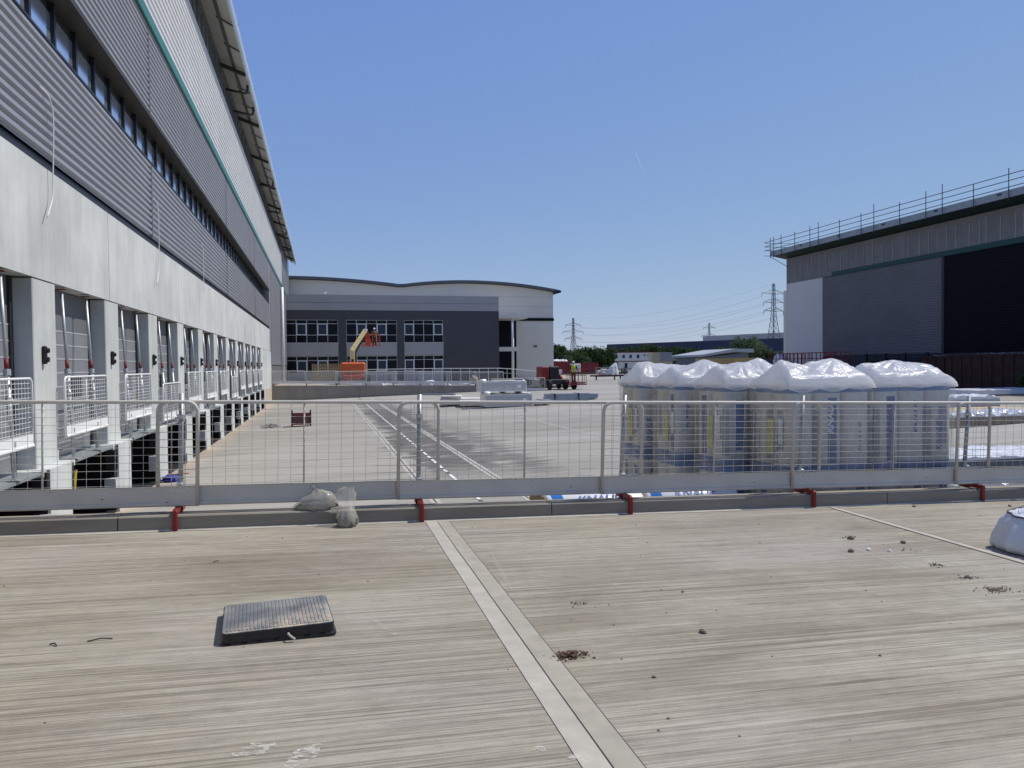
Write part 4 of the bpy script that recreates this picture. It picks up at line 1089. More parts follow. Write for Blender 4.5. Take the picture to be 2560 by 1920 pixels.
# ------------------------------------------------------------------ pallets of insulation rolls
BLUE = (0.035, 0.12, 0.33); YELLOW = (0.50, 0.46, 0.10)
RM = [roll_material('roll_film_blue_panel', BLUE), roll_material('roll_film_grey_panel', (0.24, 0.27, 0.33), 0.3, 0.8), roll_material('roll_film_navy_panel', (0.02, 0.07, 0.22), 0.12, 0.95)]
WRAP = NT('stretch_wrap')
_tr = WRAP.n.new('ShaderNodeBsdfTransparent'); _mx = WRAP.n.new('ShaderNodeMixShader'); _tr.inputs[0].default_value = (0.93, 0.94, 0.95, 1)
WRAP.color((0.76, 0.73, 0.66)); WRAP.set(0.16, 0, 0.6)
WRAP.link(WRAP.ramp(WRAP.noise(WRAP.coord((1.2, 1.2, 5)), 1.5, 4), [(0.3, 0.12), (0.7, 0.34)]), _mx.inputs[0])
WRAP.bump(WRAP.noise(WRAP.coord((5, 5, 1.0)), 1.6, 4, 0.6, 0.4), 0.35, 0.03)
WRAP.link(_tr.outputs[0], _mx.inputs[1]); WRAP.link(WRAP.b.outputs[0], _mx.inputs[2]); WRAP.link(_mx.outputs[0], WRAP.out.inputs[0])
WOOD = M('pallet_wood', (0.30, 0.22, 0.13), 0.8, 0, 0.25, 4, (1, 6, 6))
PW_, PD_, RR, RH = 1.24, 0.86, 0.199, 1.12
prof = [(RR - 0.03, 0), (RR - 0.008, 0.015), (RR, 0.06), (RR, RH - 0.06), (RR - 0.01, RH - 0.015), (RR - 0.05, RH)]
def q4(x, y):
    r = math.hypot(x, y)
    if r < 1e-6: return 1.0
    return min(1.16, 1 / max(1e-6, (abs(x / r) ** 5 + abs(y / r) ** 5) ** 0.2))
def roll_mesh():
    b = MB().lathe(prof, (0, 0, 0), 28)
    b.v = [(x * q4(x, y), y * q4(x, y), z) for x, y, z in b.v]
    b.v = [(x * (1 + 0.02 * mnoise.noise(Vector((x * 8, y * 8, z * 2)))), y * (1 + 0.02 * mnoise.noise(Vector((x * 8, y * 8, z * 2 + 5)))), z) for x, y, z in b.v]
    return b
ROLL_ME = []
for mt in RM:
    o = roll_mesh().build('roll', mt, smooth=True); ROLL_ME.append(o.data); bpy.data.objects.remove(o)
FONT_ME = {}
def text_mesh(txt, size):
    if (txt, size) in FONT_ME: return FONT_ME[(txt, size)]
    cu = bpy.data.curves.new('print', 'FONT'); cu.body = txt; cu.size = size; cu.align_x = 'CENTER'; cu.align_y = 'CENTER'; cu.shear = 0.25; cu.offset = 0.004; cu.extrude = 0.0008
    o = bpy.data.objects.new('print', cu); COL.objects.link(o)
    bpy.context.view_layer.update()
    me = bpy.data.meshes.new_from_object(o.evaluated_get(bpy.context.evaluated_depsgraph_get()))
    bpy.data.objects.remove(o); FONT_ME[(txt, size)] = me; return me
INKB = M('blue_ink', (0.05, 0.13, 0.36), 0.5); INKG = M('grey_ink', (0.20, 0.21, 0.23), 0.5); INKW = M('white_ink', (0.7, 0.72, 0.75), 0.5); STK = M('yellow_sticker', (0.55, 0.52, 0.13), 0.5, 0, 0.1, 6); WSTK = M('white_sticker', (0.70, 0.70, 0.70), 0.5)
ptx = [ # x of left face, y of front, label, peaks of the hood (u, v, height, radius)
    (4.84, 11.25, 'farthest and leftmost wrapped pallet of white insulation rolls, hood rising to a sharp peak', [(0.25, 0.42, 0.15, 0.36)]),
    (4.99, 10.25, 'wrapped pallet of insulation rolls second from the left, its peaked hood lower than the first', [(0.52, 0.42, 0.13, 0.40)]),
    (5.20, 9.28, 'wrapped pallet of insulation rolls in the middle of the row, hood with two small points', [(0.36, 0.38, 0.10, 0.25), (0.60, 0.46, 0.09, 0.25)]),
    (5.55, 8.36, 'fourth wrapped pallet of insulation rolls with a wide hood pointed at both ends', [(0.13, 0.42, 0.15, 0.30), (0.74, 0.42, 0.11, 0.42)]),
    (6.84, 8.40, 'rightmost wrapped pallet of insulation rolls, separate from the row by a dark gap', [(0.50, 0.45, 0.06, 0.5)])]
rnd = random.Random(9)
for k, (X0, Y0, lab, peaks) in enumerate(ptx):
    zb = yardz(X0 + 0.6)
    base = 1.335 - 2 * RH - 0.145
    t = thing('insulation_pallet', lab, 'pallet', (X0, Y0, base), 0.0, 'wrapped pallets of insulation rolls')
    # timber pallet
    b = MB()
    for y in (0.05, 0.36, 0.67): b.box(0.0, PW_, y, y + 0.1, 0.02, 0.10)
    for i in range(6): b.box(0.02 + i * 0.21, 0.02 + i * 0.21 + 0.14, 0.02, 0.79, 0.102, 0.124)
    for y in (0.03, 0.35, 0.66): b.box(0.0, PW_, y, y + 0.12, 0.0, 0.018)
    b.build('timber_pallet', WOOD, t)
    for lay in range(2):
        for i in range(3):
            for j in range(2):
                if lay == 0 and j == 1 and i > 0: pass
                o = bpy.data.objects.new('roll', ROLL_ME[(i + 2 * j + lay + k) % 3]); COL.objects.link(o); o.parent = t
                rx = RR + 0.014 + i * (2 * RR + 0.006); ry = RR + 0.014 + j * (2 * RR + 0.006)
                o.location = (rx, ry, 0.128 + lay * RH)
                o.rotation_euler = (0, 0, rnd.uniform(-0.08, 0.08) + (0, PI / 2, PI, -PI / 2)[rnd.randrange(4)] * (rnd.random() < 0.25) - (PI / 2 if i == 0 and rnd.random() < 0.5 else 0))
                # brand lettering up the roll
                fr = (j == 0); lf = (i == 0)
                if fr or lf:
                    for a, ok in ((-PI / 2 + rnd.uniform(-0.35, 0.35), fr), (PI + rnd.uniform(-0.25, 0.25), lf and k < 4)):
                        if not ok or rnd.random() < 0.15: continue
                        tm = bpy.data.objects.new('brand_print', text_mesh('KNAUF', 0.125).copy()); COL.objects.link(tm)
                        tm.data.materials.clear(); tm.data.materials.append((INKB, INKG, INKB, INKW)[rnd.randrange(4)])
                        tm.parent = o; d = Vector((math.cos(a), math.sin(a), 0)); d.rotate(Matrix.Rotation(-o.rotation_euler.z, 3, 'Z'))
                        tm.location = d * (RR + 0.004) + Vector((0, 0, rnd.choice((0.33, 0.42, 0.66, 0.70))))
                        xax = Vector((0, 0, 1)); zax = d; yax = zax.cross(xax)
                        mm = Matrix((xax, yax, zax)).transposed().to_4x4(); mm.translation = tm.location; tm.matrix_local = mm
    # yellow delivery note and a white label
    if k < 4:
        MB().box(-0.006, -0.002, 0.30, 0.44, 1.48, 1.93).build('delivery_note', STK, t)
        MB().box(-0.006, -0.002, 0.10, 0.19, 1.62, 1.94).build('white_label', WSTK, t)
        b = MB(); 
        for q_ in range(3): b.bar((-0.0065, 0.34 + 0.015 * q_, 1.62 + q_ * 0.07), (-0.0065, 0.40 + 0.01 * q_, 1.68 + q_ * 0.07), 0.012, 0.001, (1, 0, 0))
        b.build('pen_mark', INKG, t)
    # stretch wrap round the load
    H0, H1 = 0.10, 2 * RH + 0.125
    spec = []
    for z, g in ((H0, 0.0), (H0 + 0.02, 0.012), (0.7, 0.004), (RH + 0.12, 0.014), (1.7, 0.003), (H1 - 0.06, 0.014), (H1, 0.0)): spec.append((PW_ / 2 + g + 0.005, PD_ / 2 + g + 0.005, 0.07, z))
    vs, fs = loft(rings(spec), False)
    MB().add([(x + PW_ / 2, y + PD_ / 2, z) for x, y, z in vs], fs).build('stretch_wrap', WRAP.m, t, smooth=True)
    # loose hood on top
    nu, nv = 64, 44; vs = []
    for j in range(nv + 1):
        for i in range(nu + 1):
            u, v = i / nu, j / nv
            eu = min(u, 1 - u); evv = min(v, 1 - v); e = min(eu * PW_, evv * PD_)
            rise = 0.0
            for pu, pv, h, r in peaks:
                d = math.hypot((u - pu) * PW_, (v - pv) * PD_ * 0.8) / r
                rise = max(rise, h * max(0, 1 - d) ** 0.95 + 0.0)
            tent = max(0.0, 1 - abs(v - 0.45) / 0.55) ** 0.7 * min(1, eu * PW_ / 0.11) ** 0.7
            soft = 0.045 * min(1, e / 0.05) ** 0.5 + (0.21 + 0.05 * mnoise.noise(Vector((u * 2.6 + k * 2, 3, 8)))) * tent
            x = -0.008 + u * (PW_ + 0.016); y = -0.008 + v * (PD_ + 0.016)
            pu, pv, h_, r_ = max(peaks, key=lambda q: -math.hypot((u - q[0]) * PW_, (v - q[1]) * PD_)); an = math.atan2((v - pv) * PD_, (u - pu) * PW_); dd = math.hypot((u - pu) * PW_, (v - pv) * PD_)
            w = -0.05 * min(1, dd / 0.25) * abs(mnoise.noise(Vector((math.cos(an) * 2.6 + k * 3, math.sin(an) * 2.6, dd * 0.8)))) + 0.012 * mnoise.noise(Vector((x * 7 + k * 3, y * 7, 1))) + 0.03 * mnoise.noise(Vector((x * 3 + k, y * 3, 4))) + 0.012 * abs(mnoise.noise(Vector(((x + y) * 13, (x - y) * 3 + k, 2))))
            z = soft + 0.6 * max(0.0, rise) * min(1, e / 0.16) + w * min(1, e / 0.05)
            vs.append((x, y, H1 + z))
    fs = [(j * (nu + 1) + i, j * (nu + 1) + i + 1, (j + 1) * (nu + 1) + i + 1, (j + 1) * (nu + 1) + i) for j in range(nv) for i in range(nu)]
    # skirt with an uneven hem
    bd = [(i, 0) for i in range(nu)] + [(nu, j) for j in range(nv)] + [(nu - i, nv) for i in range(nu)] + [(0, nv - j) for j in range(nv)]
    o0 = len(vs)
    for q_, (i, j) in enumerate(bd):
        x, y, z = vs[j * (nu + 1) + i]
        drop = 0.05 + 0.09 * abs(mnoise.noise(Vector((x * 2.3 + k * 5, y * 2.3, 7))))
        ox_ = (-0.012 if i == 0 else 0.012 if i == nu else 0); oy_ = (-0.012 if j == 0 else 0.012 if j == nv else 0)
        vs.append((x + ox_, y + oy_, H1 - drop))
    nb = len(bd)
    for q_ in range(nb):
        a = bd[q_][1] * (nu + 1) + bd[q_][0]; c_ = bd[(q_ + 1) % nb][1] * (nu + 1) + bd[(q_ + 1) % nb][0]
        fs.append((a, o0 + q_, o0 + (q_ + 1) % nb, c_))
    MB().add(vs, fs).build('hood', HOOD, t, smooth=True)

# loose rolls stacked just behind the kerb
LM = roll_material('loose_roll_film', BLUE, 0.9, 1.05)
LME = None; rows = [(0, 0), (1, 0), (2, 0), (0, 1), (1, 1), (2, 1), (0, 2), (1, 2)]
ENDM = M('glass_wool_end', (0.28, 0.20, 0.13), 0.95, 0, 0.2, 12)
WR = roll_material('loose_white_roll_film', (0.05, 0.2, 0.55), 0.25, 0.9)
def loose_roll(label, loc, rz=0.0, dz=0.0, L=1.2, r=0.215):
    t = thing('insulation_roll', label, 'insulation roll', loc, rz, 'loose insulation rolls behind the kerb')
    b = MB().lathe([(r - 0.02, 0.0), (r, 0.03), (r, L - 0.03), (r - 0.02, L)], (0, 0, 0), 24, 0)
    b.build('roll_film', PRINT, t, smooth=True)
    b = MB().lathe([(r - 0.022, -0.012), (r - 0.022, 0.0)], (0, 0, 0), 20, 0); b.build('wool_end', ENDM, t)
    return t
PT = NT('printed_white_film')
_p = PT.sep(PT.coord())
_f = PT.noise(PT.coord((1.2, 3, 3)), 3, 4)
_c = PT.ramp(_f, [(0.3, (0.62, 0.63, 0.64)), (0.7, (0.76, 0.77, 0.78))])
_band = PT.math('MULTIPLY', PT.math('GREATER_THAN', _p[0], 0.06), PT.math('LESS_THAN', _p[0], 0.20))
_ang = PT.math('ARCTAN2', _p[2], _p[1])
_low = PT.math('MULTIPLY', PT.math('LESS_THAN', _p[2], 0.02), PT.math('LESS_THAN', _p[1], 0.0))
_c = PT.mix(_c, (0.03, 0.17, 0.50), PT.math('MAXIMUM', _band, PT.math('MULTIPLY', _low, 0.8)))
PT.color(_c); PT.set(0.3, 0, 0.5); PRINT = PT.m
zt = 0.10
defs = []
for n_, (x, y, z, rz, lab) in enumerate((
        (2.50, 8.62, -0.14, 0.00, 'white and blue insulation roll nearest the kerb at the left end of the loose stack'),
        (2.56, 9.06, -0.13, 0.0, 'white insulation roll with blue band lying second in the top layer of the loose stack'),
        (2.62, 9.50, -0.13, 0.0, 'white insulation roll lying third in the top layer of the loose stack'),
        (3.74, 8.66, -0.13, -0.02, 'white insulation roll end to end with the nearest roll of the loose stack, further right'),
        (3.80, 9.10, -0.12, 0.02, 'white insulation roll at the right end of the loose stack, farther from the kerb'),
        (2.50, 8.62, -0.57, 0.0, None), (2.56, 9.06, -0.57, 0.0, None), (2.62, 9.50, -0.57, 0, None), (3.74, 8.66, -0.56, -0.02, None), (3.80, 9.10, -0.56, 0.02, None))):
    t = loose_roll(lab or 'white insulation roll hidden in the bottom layer of the loose stack behind the kerb', (x, y, z), rz)
    if lab:
        tm = bpy.data.objects.new('brand_print', text_mesh('KNAUF', 0.16).copy()); COL.objects.link(tm)
        tm.data.materials.clear(); tm.data.materials.append(INKB); tm.parent = t
        tm.matrix_local = Matrix.Translation((0.62, -0.155, 0.155)) @ Matrix.Rotation(math.radians(45), 4, 'X')
# boards that carry the stack
for n_, (x, y) in enumerate(((2.45, 8.4), (3.7, 8.45))):
    b = MB()
    zg = yardz(x)
    for i in range(3): b.box(0, 1.2, 0.02 + i * 0.5, 0.12 + i * 0.5, 0.0, -0.79 - zg - 0.022)
    for i in range(7): b.box(i * 0.17, i * 0.17 + 0.13, 0, 1.3, -0.79 - zg - 0.02, -0.79 - zg)
    tag(b.build('timber_pallet', WOOD, loc=(x, y, zg)), 'timber pallet under the %s part of the loose insulation rolls' % ('left', 'right')[n_], 'pallet', 'pallets under the loose rolls')

# ------------------------------------------------------------------ yard: middle distance
PACK = M('white_pack_film', (0.74, 0.74, 0.73), 0.3, 0, 0.08, 2, spec=0.5)
PACKS = M('pack_side_grey', (0.44, 0.45, 0.45), 0.5, 0, 0.1, 2)
STEELB = M('galvanised_blue', (0.30, 0.35, 0.39), 0.35, 0.35, 0.12, 2)
def wrapped_pack(px0, px1, py_bot, Y, h, d, lab, zoff=0.0, rz=0.0):
    a = at(px0, py_bot, 1, Y); c = at(px1, py_bot, 1, Y); w = c.x - a.x
    z0 = yardz(a.x) + zoff
    t = thing('wrapped_pack', lab, 'wrapped pack', (a.x, Y, z0), rz, 'white wrapped cladding packs')
    for x in (0.25, w / 2, w - 0.4): MB().box(x, x + 0.1, 0.02, d - 0.02, 0.0, 0.09).build('bearer', WOOD, t)
    b = MB(); n, mm_ = 18, 8; vs = []
    for j in range(mm_ + 1):
        for i in range(n + 1):
            x = w * i / n; y = d * j / mm_
            vs.append((x, y, h + 0.03 * mnoise.noise(Vector((x * 2, y * 2, px0)))))
    b.add(vs, [(j * (n + 1) + i, j * (n + 1) + i + 1, (j + 1) * (n + 1) + i + 1, (j + 1) * (n + 1) + i) for j in range(mm_) for i in range(n)])
    b.box(0.0, w, 0.0, d, 0.09, h - 0.035)
    b.build('film', PACK, t)
    MB().box(0.03, w - 0.06, -0.012, -0.002, 0.13, h - 0.10).build('side_board', PACKS, t)
    MB().blob((0.12, 0.05, h + 0.02), (0.22, 0.16, 0.12), px0, 0.5, 3, 14, 8).build('loose_film', PACK, t, smooth=True); MB().blob((w - 0.1, 0.4, h * 0.8), (0.16, 0.3, 0.2), px0 + 3, 0.5, 3, 14, 8).build('loose_film', PACK, t, smooth=True)
    MB().cbox((w - 0.45, -0.014, h * 0.55), (0.22, 0.01, 0.16)).build('pack_label', WHITE, t)
    return h
h0 = 0.84
wrapped_pack(1213, 1331, 1018, 43.2, h0, 1.5, 'lower of the two stacked white wrapped cladding packs in the yard')
wrapped_pack(1203, 1317, 985, 43.5, 0.70, 1.4, 'upper of the two stacked white wrapped cladding packs, film loose at its left end', h0 + 0.02)
def simple_thing(name, lab, cat, parts, loc=(0, 0, 0), rz=0, group=None):
    t = thing(name, lab, cat, loc, rz, group)
    for pn, b, mt in parts: b.build(pn, mt, t)
    return t
# boards and channels left of the packs
BOARD = M('pale_board', (0.60, 0.58, 0.52), 0.7, 0, 0.12, 3)
q = at(1100, 1000, 1, 47.0)
simple_thing('board_stack', 'stack of pale insulation boards on bearers left of the white wrapped packs', 'board stack', [('bearer', MB().box(0.2, 0.35, 0, 2.0, 0, 0.12).box(2.0, 2.15, 0, 2.0, 0, 0.12), WOOD), ('boards', MB().box(0, 2.6, 0, 2.1, 0.125, 0.50).box(0.05, 1.3, 0.1, 2.0, 0.505, 0.66), BOARD)], (q.x, 47.0, yardz(q.x)), -0.2)
q = at(1150, 1000, 1, 45.2)
simple_thing('board_stack', 'lower stack of grey boards just left of the white wrapped packs', 'board stack', [('bearer', MB().box(0.2, 0.3, 0, 1.6, 0, 0.1).box(1.5, 1.6, 0, 1.6, 0, 0.1), WOOD), ('boards', MB().box(0, 2.0, 0, 1.7, 0.105, 0.40), BOARD)], (q.x, 45.2, yardz(q.x)), -0.15)
b = MB()
for i in range(3): b.box(0.09 * i, 0.09 * i + 0.08, 0, 2.2, 0.0, 0.12)
o = simple_thing('steel_channels', 'dark steel channels lying askew on the pale boards', 'steel channels', [('channel', b, STEELB)], (at(1135, 985, 1, 46.6).x, 46.6, yardz(9) + 0.67), 0.95)
for px0, px1, py, Y, h, n, lab, zoff in ((1368, 1480, 1005, 44.2, 0.62, 5, 'long tall bundle of galvanised steel sections in the open yard', 0.0), (1335, 1385, 1004, 43.0, 0.36, 3, 'short low bundle of bluish steel sections between the packs and the long bundle', 0), (1440, 1500, 1000, 46.5, 0.42, 4, 'galvanised bundle whose end sticks out behind the right of the long bundle', 0)):
    a = at(px0, py, 1, Y).x; c = at(px1, py, 1, Y).x; b = MB(); bb = MB()
    for x in (0.3, (c - a) - 0.4): bb.box(x, x + 0.1, 0, 0.9, 0, 0.1)
    for k in range(n): b.box(0.02 * k, (c - a) - 0.03 * (n - k), 0.03 * k, 0.9 - 0.02 * k, 0.1 + (h - 0.1) * k / n, 0.1 + (h - 0.1) * (k + 1) / n - 0.012)
    simple_thing('steel_bundle', lab, 'steel bundle', [('bearer', bb, WOOD), ('sections', b, STEELB), ('banding', MB().box(0.5, 0.54, -0.01, 0.92, 0.08, h + 0.006).box(c - a - 0.8, c - a - 0.76, -0.01, 0.92, 0.08, h + 0.006), FRAME)], (a, Y, yardz(a)), 0.05, 'bundles of galvanised steel')
# red brown stillage box
q = at(728, 1063, 1, 37.3); w = at(778, 1063, 1, 37.3).x - q.x
MAR = M('maroon_paint', (0.13, 0.055, 0.06), 0.6, 0, 0.2, 5)
b = MB().box(0.05, w - 0.05, 0.04, 0.66, 0.10, 0.62); b2 = MB(); b3 = MB()
st = thing('stillage', 'small maroon steel stillage box standing alone in the sunken yard', 'stillage', (q.x, 37.2, yardz(q.x)))
b.build('box', MAR, st)
for x in (0.03, w - 0.03):
    for y in (0.03, 0.67): MB().box(x - 0.03, x + 0.03, y - 0.03, y + 0.03, 0.0, 0.76).build('corner_post', FRAME, st)
MB().box(0, w, 0.0, 0.035, 0.60, 0.655).box(0, w, 0.0, 0.035, 0.10, 0.15).build('rim', RED, st)
# heap of offcuts
q = at(675, 1060, 1, 37.8); rnd = random.Random(21); b = MB()
for k in range(46):
    a = rnd.random() * 6.28; d = 0.42 * math.sqrt(rnd.random()); x, y = q.x + d * math.cos(a) * 1.1, 37.8 + d * math.sin(a)
    z = yardz(x) + 0.05 + 0.16 * max(0, 1 - d / 0.45) * rnd.random(); e = Vector((rnd.uniform(-1, 1), rnd.uniform(-1, 1), rnd.uniform(-0.4, 0.4))) * 0.11
    b.bar(Vector((x, y, z)) - e, Vector((x, y, z)) + e, 0.06, 0.03)
tag(b.build('offcut_heap', M('offcut_grey', (0.36, 0.34, 0.32), 0.7, 0, 0.4, 10)), 'low heap of grey offcuts in the yard left of the maroon stillage', 'offcut heap', kind='stuff')
# blue scrap near the docks
q = at(420, 1188, 1, 20.8)
b = MB(); b.blob((0, 0, 0.08), (0.26, 0.17, 0.1), 8, 0.5, 2.2, 16, 9, flat=0.0)
b2 = MB().bar((-0.1, 0.05, 0.18), (0.4, 0.0, 0.2), 0.12, 0.02)
simple_thing('scrap_bag', 'crumpled blue bag with a piece of card beside the dock wall', 'scrap', [('bag', b, M('blue_plastic', (0.04, 0.06, 0.35), 0.4)), ('card', b2, M('brown_card', (0.35, 0.2, 0.14), 0.8))], (q.x + 0.1, 20.8, yardz(q.x)))

# ------------------------------------------------------------------ yard: stacks to the right of the pallets
FOIL = M('foil_film', (0.60, 0.61, 0.62), 0.25, 0.25, 0.2, 5)
TIM2 = M('weathered_timber', (0.26, 0.21, 0.15), 0.8, 0, 0.25, 4)
def right_pile(px0, px1, py_bot, zg, layers, lab, name='material_stack', rz=0.0, cat='stack', depth=1.6):
    Y = at((px0 + px1) / 2, py_bot, 2, zg).y
    a = at(px0, py_bot, 1, Y).x; c = at(px1, py_bot, 1, Y).x; w = c - a
    t = thing(name, lab, cat, (a, Y, zg), rz, 'stacks of material on the right')
    for pn, z0, z1, mt, wav in layers:
        b = MB(); n, mm_ = 60, 14; vs = []
        for s_, z in ((0, z0), (1, z1)):
            for j in range(mm_ + 1):
                for i in range(n + 1):
                    x = w * i / n; y = depth * j / mm_
                    vs.append((x + (wav * 1.5 * mnoise.noise(Vector((y * 3, z * 4, px0)))) * (i in (0, n)), y, z + (wav * (mnoise.noise(Vector((x * 3, y * 3, px0 + z0))) + 0.8 * abs(mnoise.noise(Vector((x * 9, y * 7, px0)))) * (wav > 0.025)) if s_ else 0)))
        o0 = (mm_ + 1) * (n + 1); G = lambda s_, i, j: s_ * o0 + j * (n + 1) + i; fs = []
        for j in range(mm_):
            for i in range(n): fs += [(G(1, i, j), G(1, i + 1, j), G(1, i + 1, j + 1), G(1, i, j + 1))]
        for i in range(n): fs += [(G(0, i, 0), G(0, i + 1, 0), G(1, i + 1, 0), G(1, i, 0)), (G(0, i + 1, mm_), G(0, i, mm_), G(1, i, mm_), G(1, i + 1, mm_))]
        for j in range(mm_): fs += [(G(0, 0, j + 1), G(0, 0, j), G(1, 0, j), G(1, 0, j + 1)), (G(0, n, j), G(0, n, j + 1), G(1, n, j + 1), G(1, n, j))]
        MB().add(vs, fs).build(pn, mt, t)
    return t
WRAPW = M('white_sheet_film', (0.68, 0.69, 0.70), 0.3, 0, 0.06, 3)
right_pile(2335, 2500, 1022, -0.5, [('bearer', 0, 0.1, TIM2, 0), ('panels', 0.102, 0.40, PACKS, 0.01), ('film', 0.405, 0.50, WRAPW, 0.09)], 'film covered panel stack with a torn grey end just right of the rightmost pallet', depth=2.2)
right_pile(2440, 2640, 990, -0.48, [('bearer', 0, 0.12, TIM2, 0), ('panels', 0.125, 0.36, WRAPW, 0.03)], 'low pale sheet pack farther back at the right edge, in front of the rusty skip', depth=3.0)
right_pile(2360, 2620, 1068, -0.6, [('bearer', 0, 0.10, TIM2, 0), ('battens', 0.102, 0.34, TIM2, 0.02), ('film', 0.345, 0.40, FOIL, 0.13)], 'long stack of brown timber battens under crumpled film at the right', depth=1.6)
right_pile(2360, 2620, 1042, -0.55, [('bearer', 0, 0.1, TIM2, 0), ('boards', 0.102, 0.22, M('ochre_boards', (0.45, 0.36, 0.22), 0.7), 0.01)], 'flat stack of ochre boards behind the brown timber battens', depth=2.4)
right_pile(2365, 2700, 1178, -0.72, [('bearer', 0, 0.10, TIM2, 0), ('sheets', 0.102, 0.26, M('slate_sheet', (0.10, 0.115, 0.13), 0.5), 0.0), ('film', 0.265, 0.31, WRAPW, 0.07)], 'dark sheet stack under white film close behind the kerb at the right', depth=1.6)
right_pile(2385, 2580, 1225, -0.74, [('foil', 0, 0.12, FOIL, 0.16)], 'crumpled silver foil sheet lying right behind the kerb at the right', 'foil_sheet', depth=0.9)

# rusty open skips in the shade of the dark warehouse
RUST = M('rusty_skip', (0.042, 0.018, 0.014), 0.8, 0, 0.35, 1.5, dirt=(0.05, 0.03, 0.025))
def skip(x, y, L, h, lab, d=2.4):
    t = thing('skip', lab, 'skip', (x, y, GZ), -PI / 2, 'rusty skips')
    b = MB().box(0, L, 0, 0.08, 0.15, h).box(0, L, d - 0.08, d, 0.15, h).box(0, 0.08, 0.08, d - 0.08, 0.15, h).box(L - 0.08, L, 0.08, d - 0.08, 0.15, h).box(0.08, L - 0.08, 0.08, d - 0.08, 0.15, 0.23)
    b.build('skip_body', RUST, t)
    b = MB(); k = 0.4
    while k < L - 0.2: b.box(k, k + 0.12, -0.07, -0.002, 0.2, h - 0.1); k += 0.85
    for z in (0.6, 1.05, 1.5): b.box(0.05, L - 0.05, -0.05, -0.003, z, z + 0.09)
    b.box(-0.03, L + 0.03, -0.09, -0.003, h - 0.09, h + 0.03)
    b.build('skip_ribs', RUST, t)
    b = MB(); rnd = random.Random(int(L * 10))
    for q_ in range(30):
        x_ = 0.3 + (L - 0.6) * rnd.random(); b.bar((x_, 0.3 + 1.8 * rnd.random(), h - 0.05), (x_ + rnd.uniform(-0.7, 0.7), 0.3 + 1.8 * rnd.random(), h + 0.12 * rnd.random()), 0.12, 0.03)
    b.build('rubbish', M('skip_rubbish', (0.35, 0.31, 0.27), 0.8, 0, 0.3, 8), t)
skip(44.0, 46.6, 6.4, 2.42, 'longer rusty ribbed skip filled with rubbish against the dark warehouse')
skip(44.8, 49.8, 2.9, 2.35, 'shorter rusty skip standing to the left of the longer one')
b = MB()
for k in range(16):
    a = rnd.random() * 6.28; b.blob((0.25 * k * 0.5, rnd.uniform(-0.6, 0.6), 0.9 + rnd.uniform(0.0, 0.5)), (0.5, 0.45, 0.35), k + 70, 0.5, 2, 10, 7)
b.box(-0.3, 4.2, -0.8, 0.8, 0.0, 0.95)
tag(b.build('scrap_film_heap', M('grey_blue_film', (0.25, 0.29, 0.34), 0.35, 0, 0.25, 5), loc=(45.6, 57.5, GZ)), 'heap of grey blue film and rubbish between the red lifts and the rusty skips', 'rubbish heap', kind='stuff')
bpy.data.objects['scrap_film_heap'].rotation_euler = (0, 0, -PI / 2)
# ------------------------------------------------------------------ people
SKIN = M('skin_tone', (0.42, 0.25, 0.18), 0.6); HIVIS = M('hi_vis_yellow', (0.52, 0.62, 0.03), 0.55, 0, 0.08, 8); TROU = M('dark_trousers', (0.035, 0.03, 0.035), 0.8); HELM = M('white_helmet', (0.80, 0.80, 0.79), 0.35); BOOT = M('dark_boot', (0.02, 0.018, 0.016), 0.8); BAND = M('reflective_band', (0.62, 0.63, 0.62), 0.35); JACK = M('brown_jacket', (0.14, 0.10, 0.06), 0.8, 0, 0.2, 8)
def skin_mesh(joints, edges, root=0, sub=2):
    """continuous surface grown over a skeleton of (x, y, z, radius)"""
    me = bpy.data.meshes.new('body'); me.from_pydata([j[:3] for j in joints], edges, []); me.update()
    o = bpy.data.objects.new('body', me); COL.objects.link(o)
    o.modifiers.new('skin', 'SKIN'); sm = o.modifiers.new('sub', 'SUBSURF'); sm.levels = sub; sm.render_levels = sub
    if not me.skin_vertices: me.attributes.new('skin', 'FLOAT', 'POINT')
    for k, sv in enumerate(me.skin_vertices[0].data):
        r = joints[k][3]; sv.radius = (r, r) if isinstance(r, float) else r; sv.use_root = (k == root)
    bpy.context.view_layer.update()
    out = bpy.data.meshes.new_from_object(o.evaluated_get(bpy.context.evaluated_depsgraph_get()))
    bpy.data.objects.remove(o)
    for p in out.polygons: p.use_smooth = True
    return out
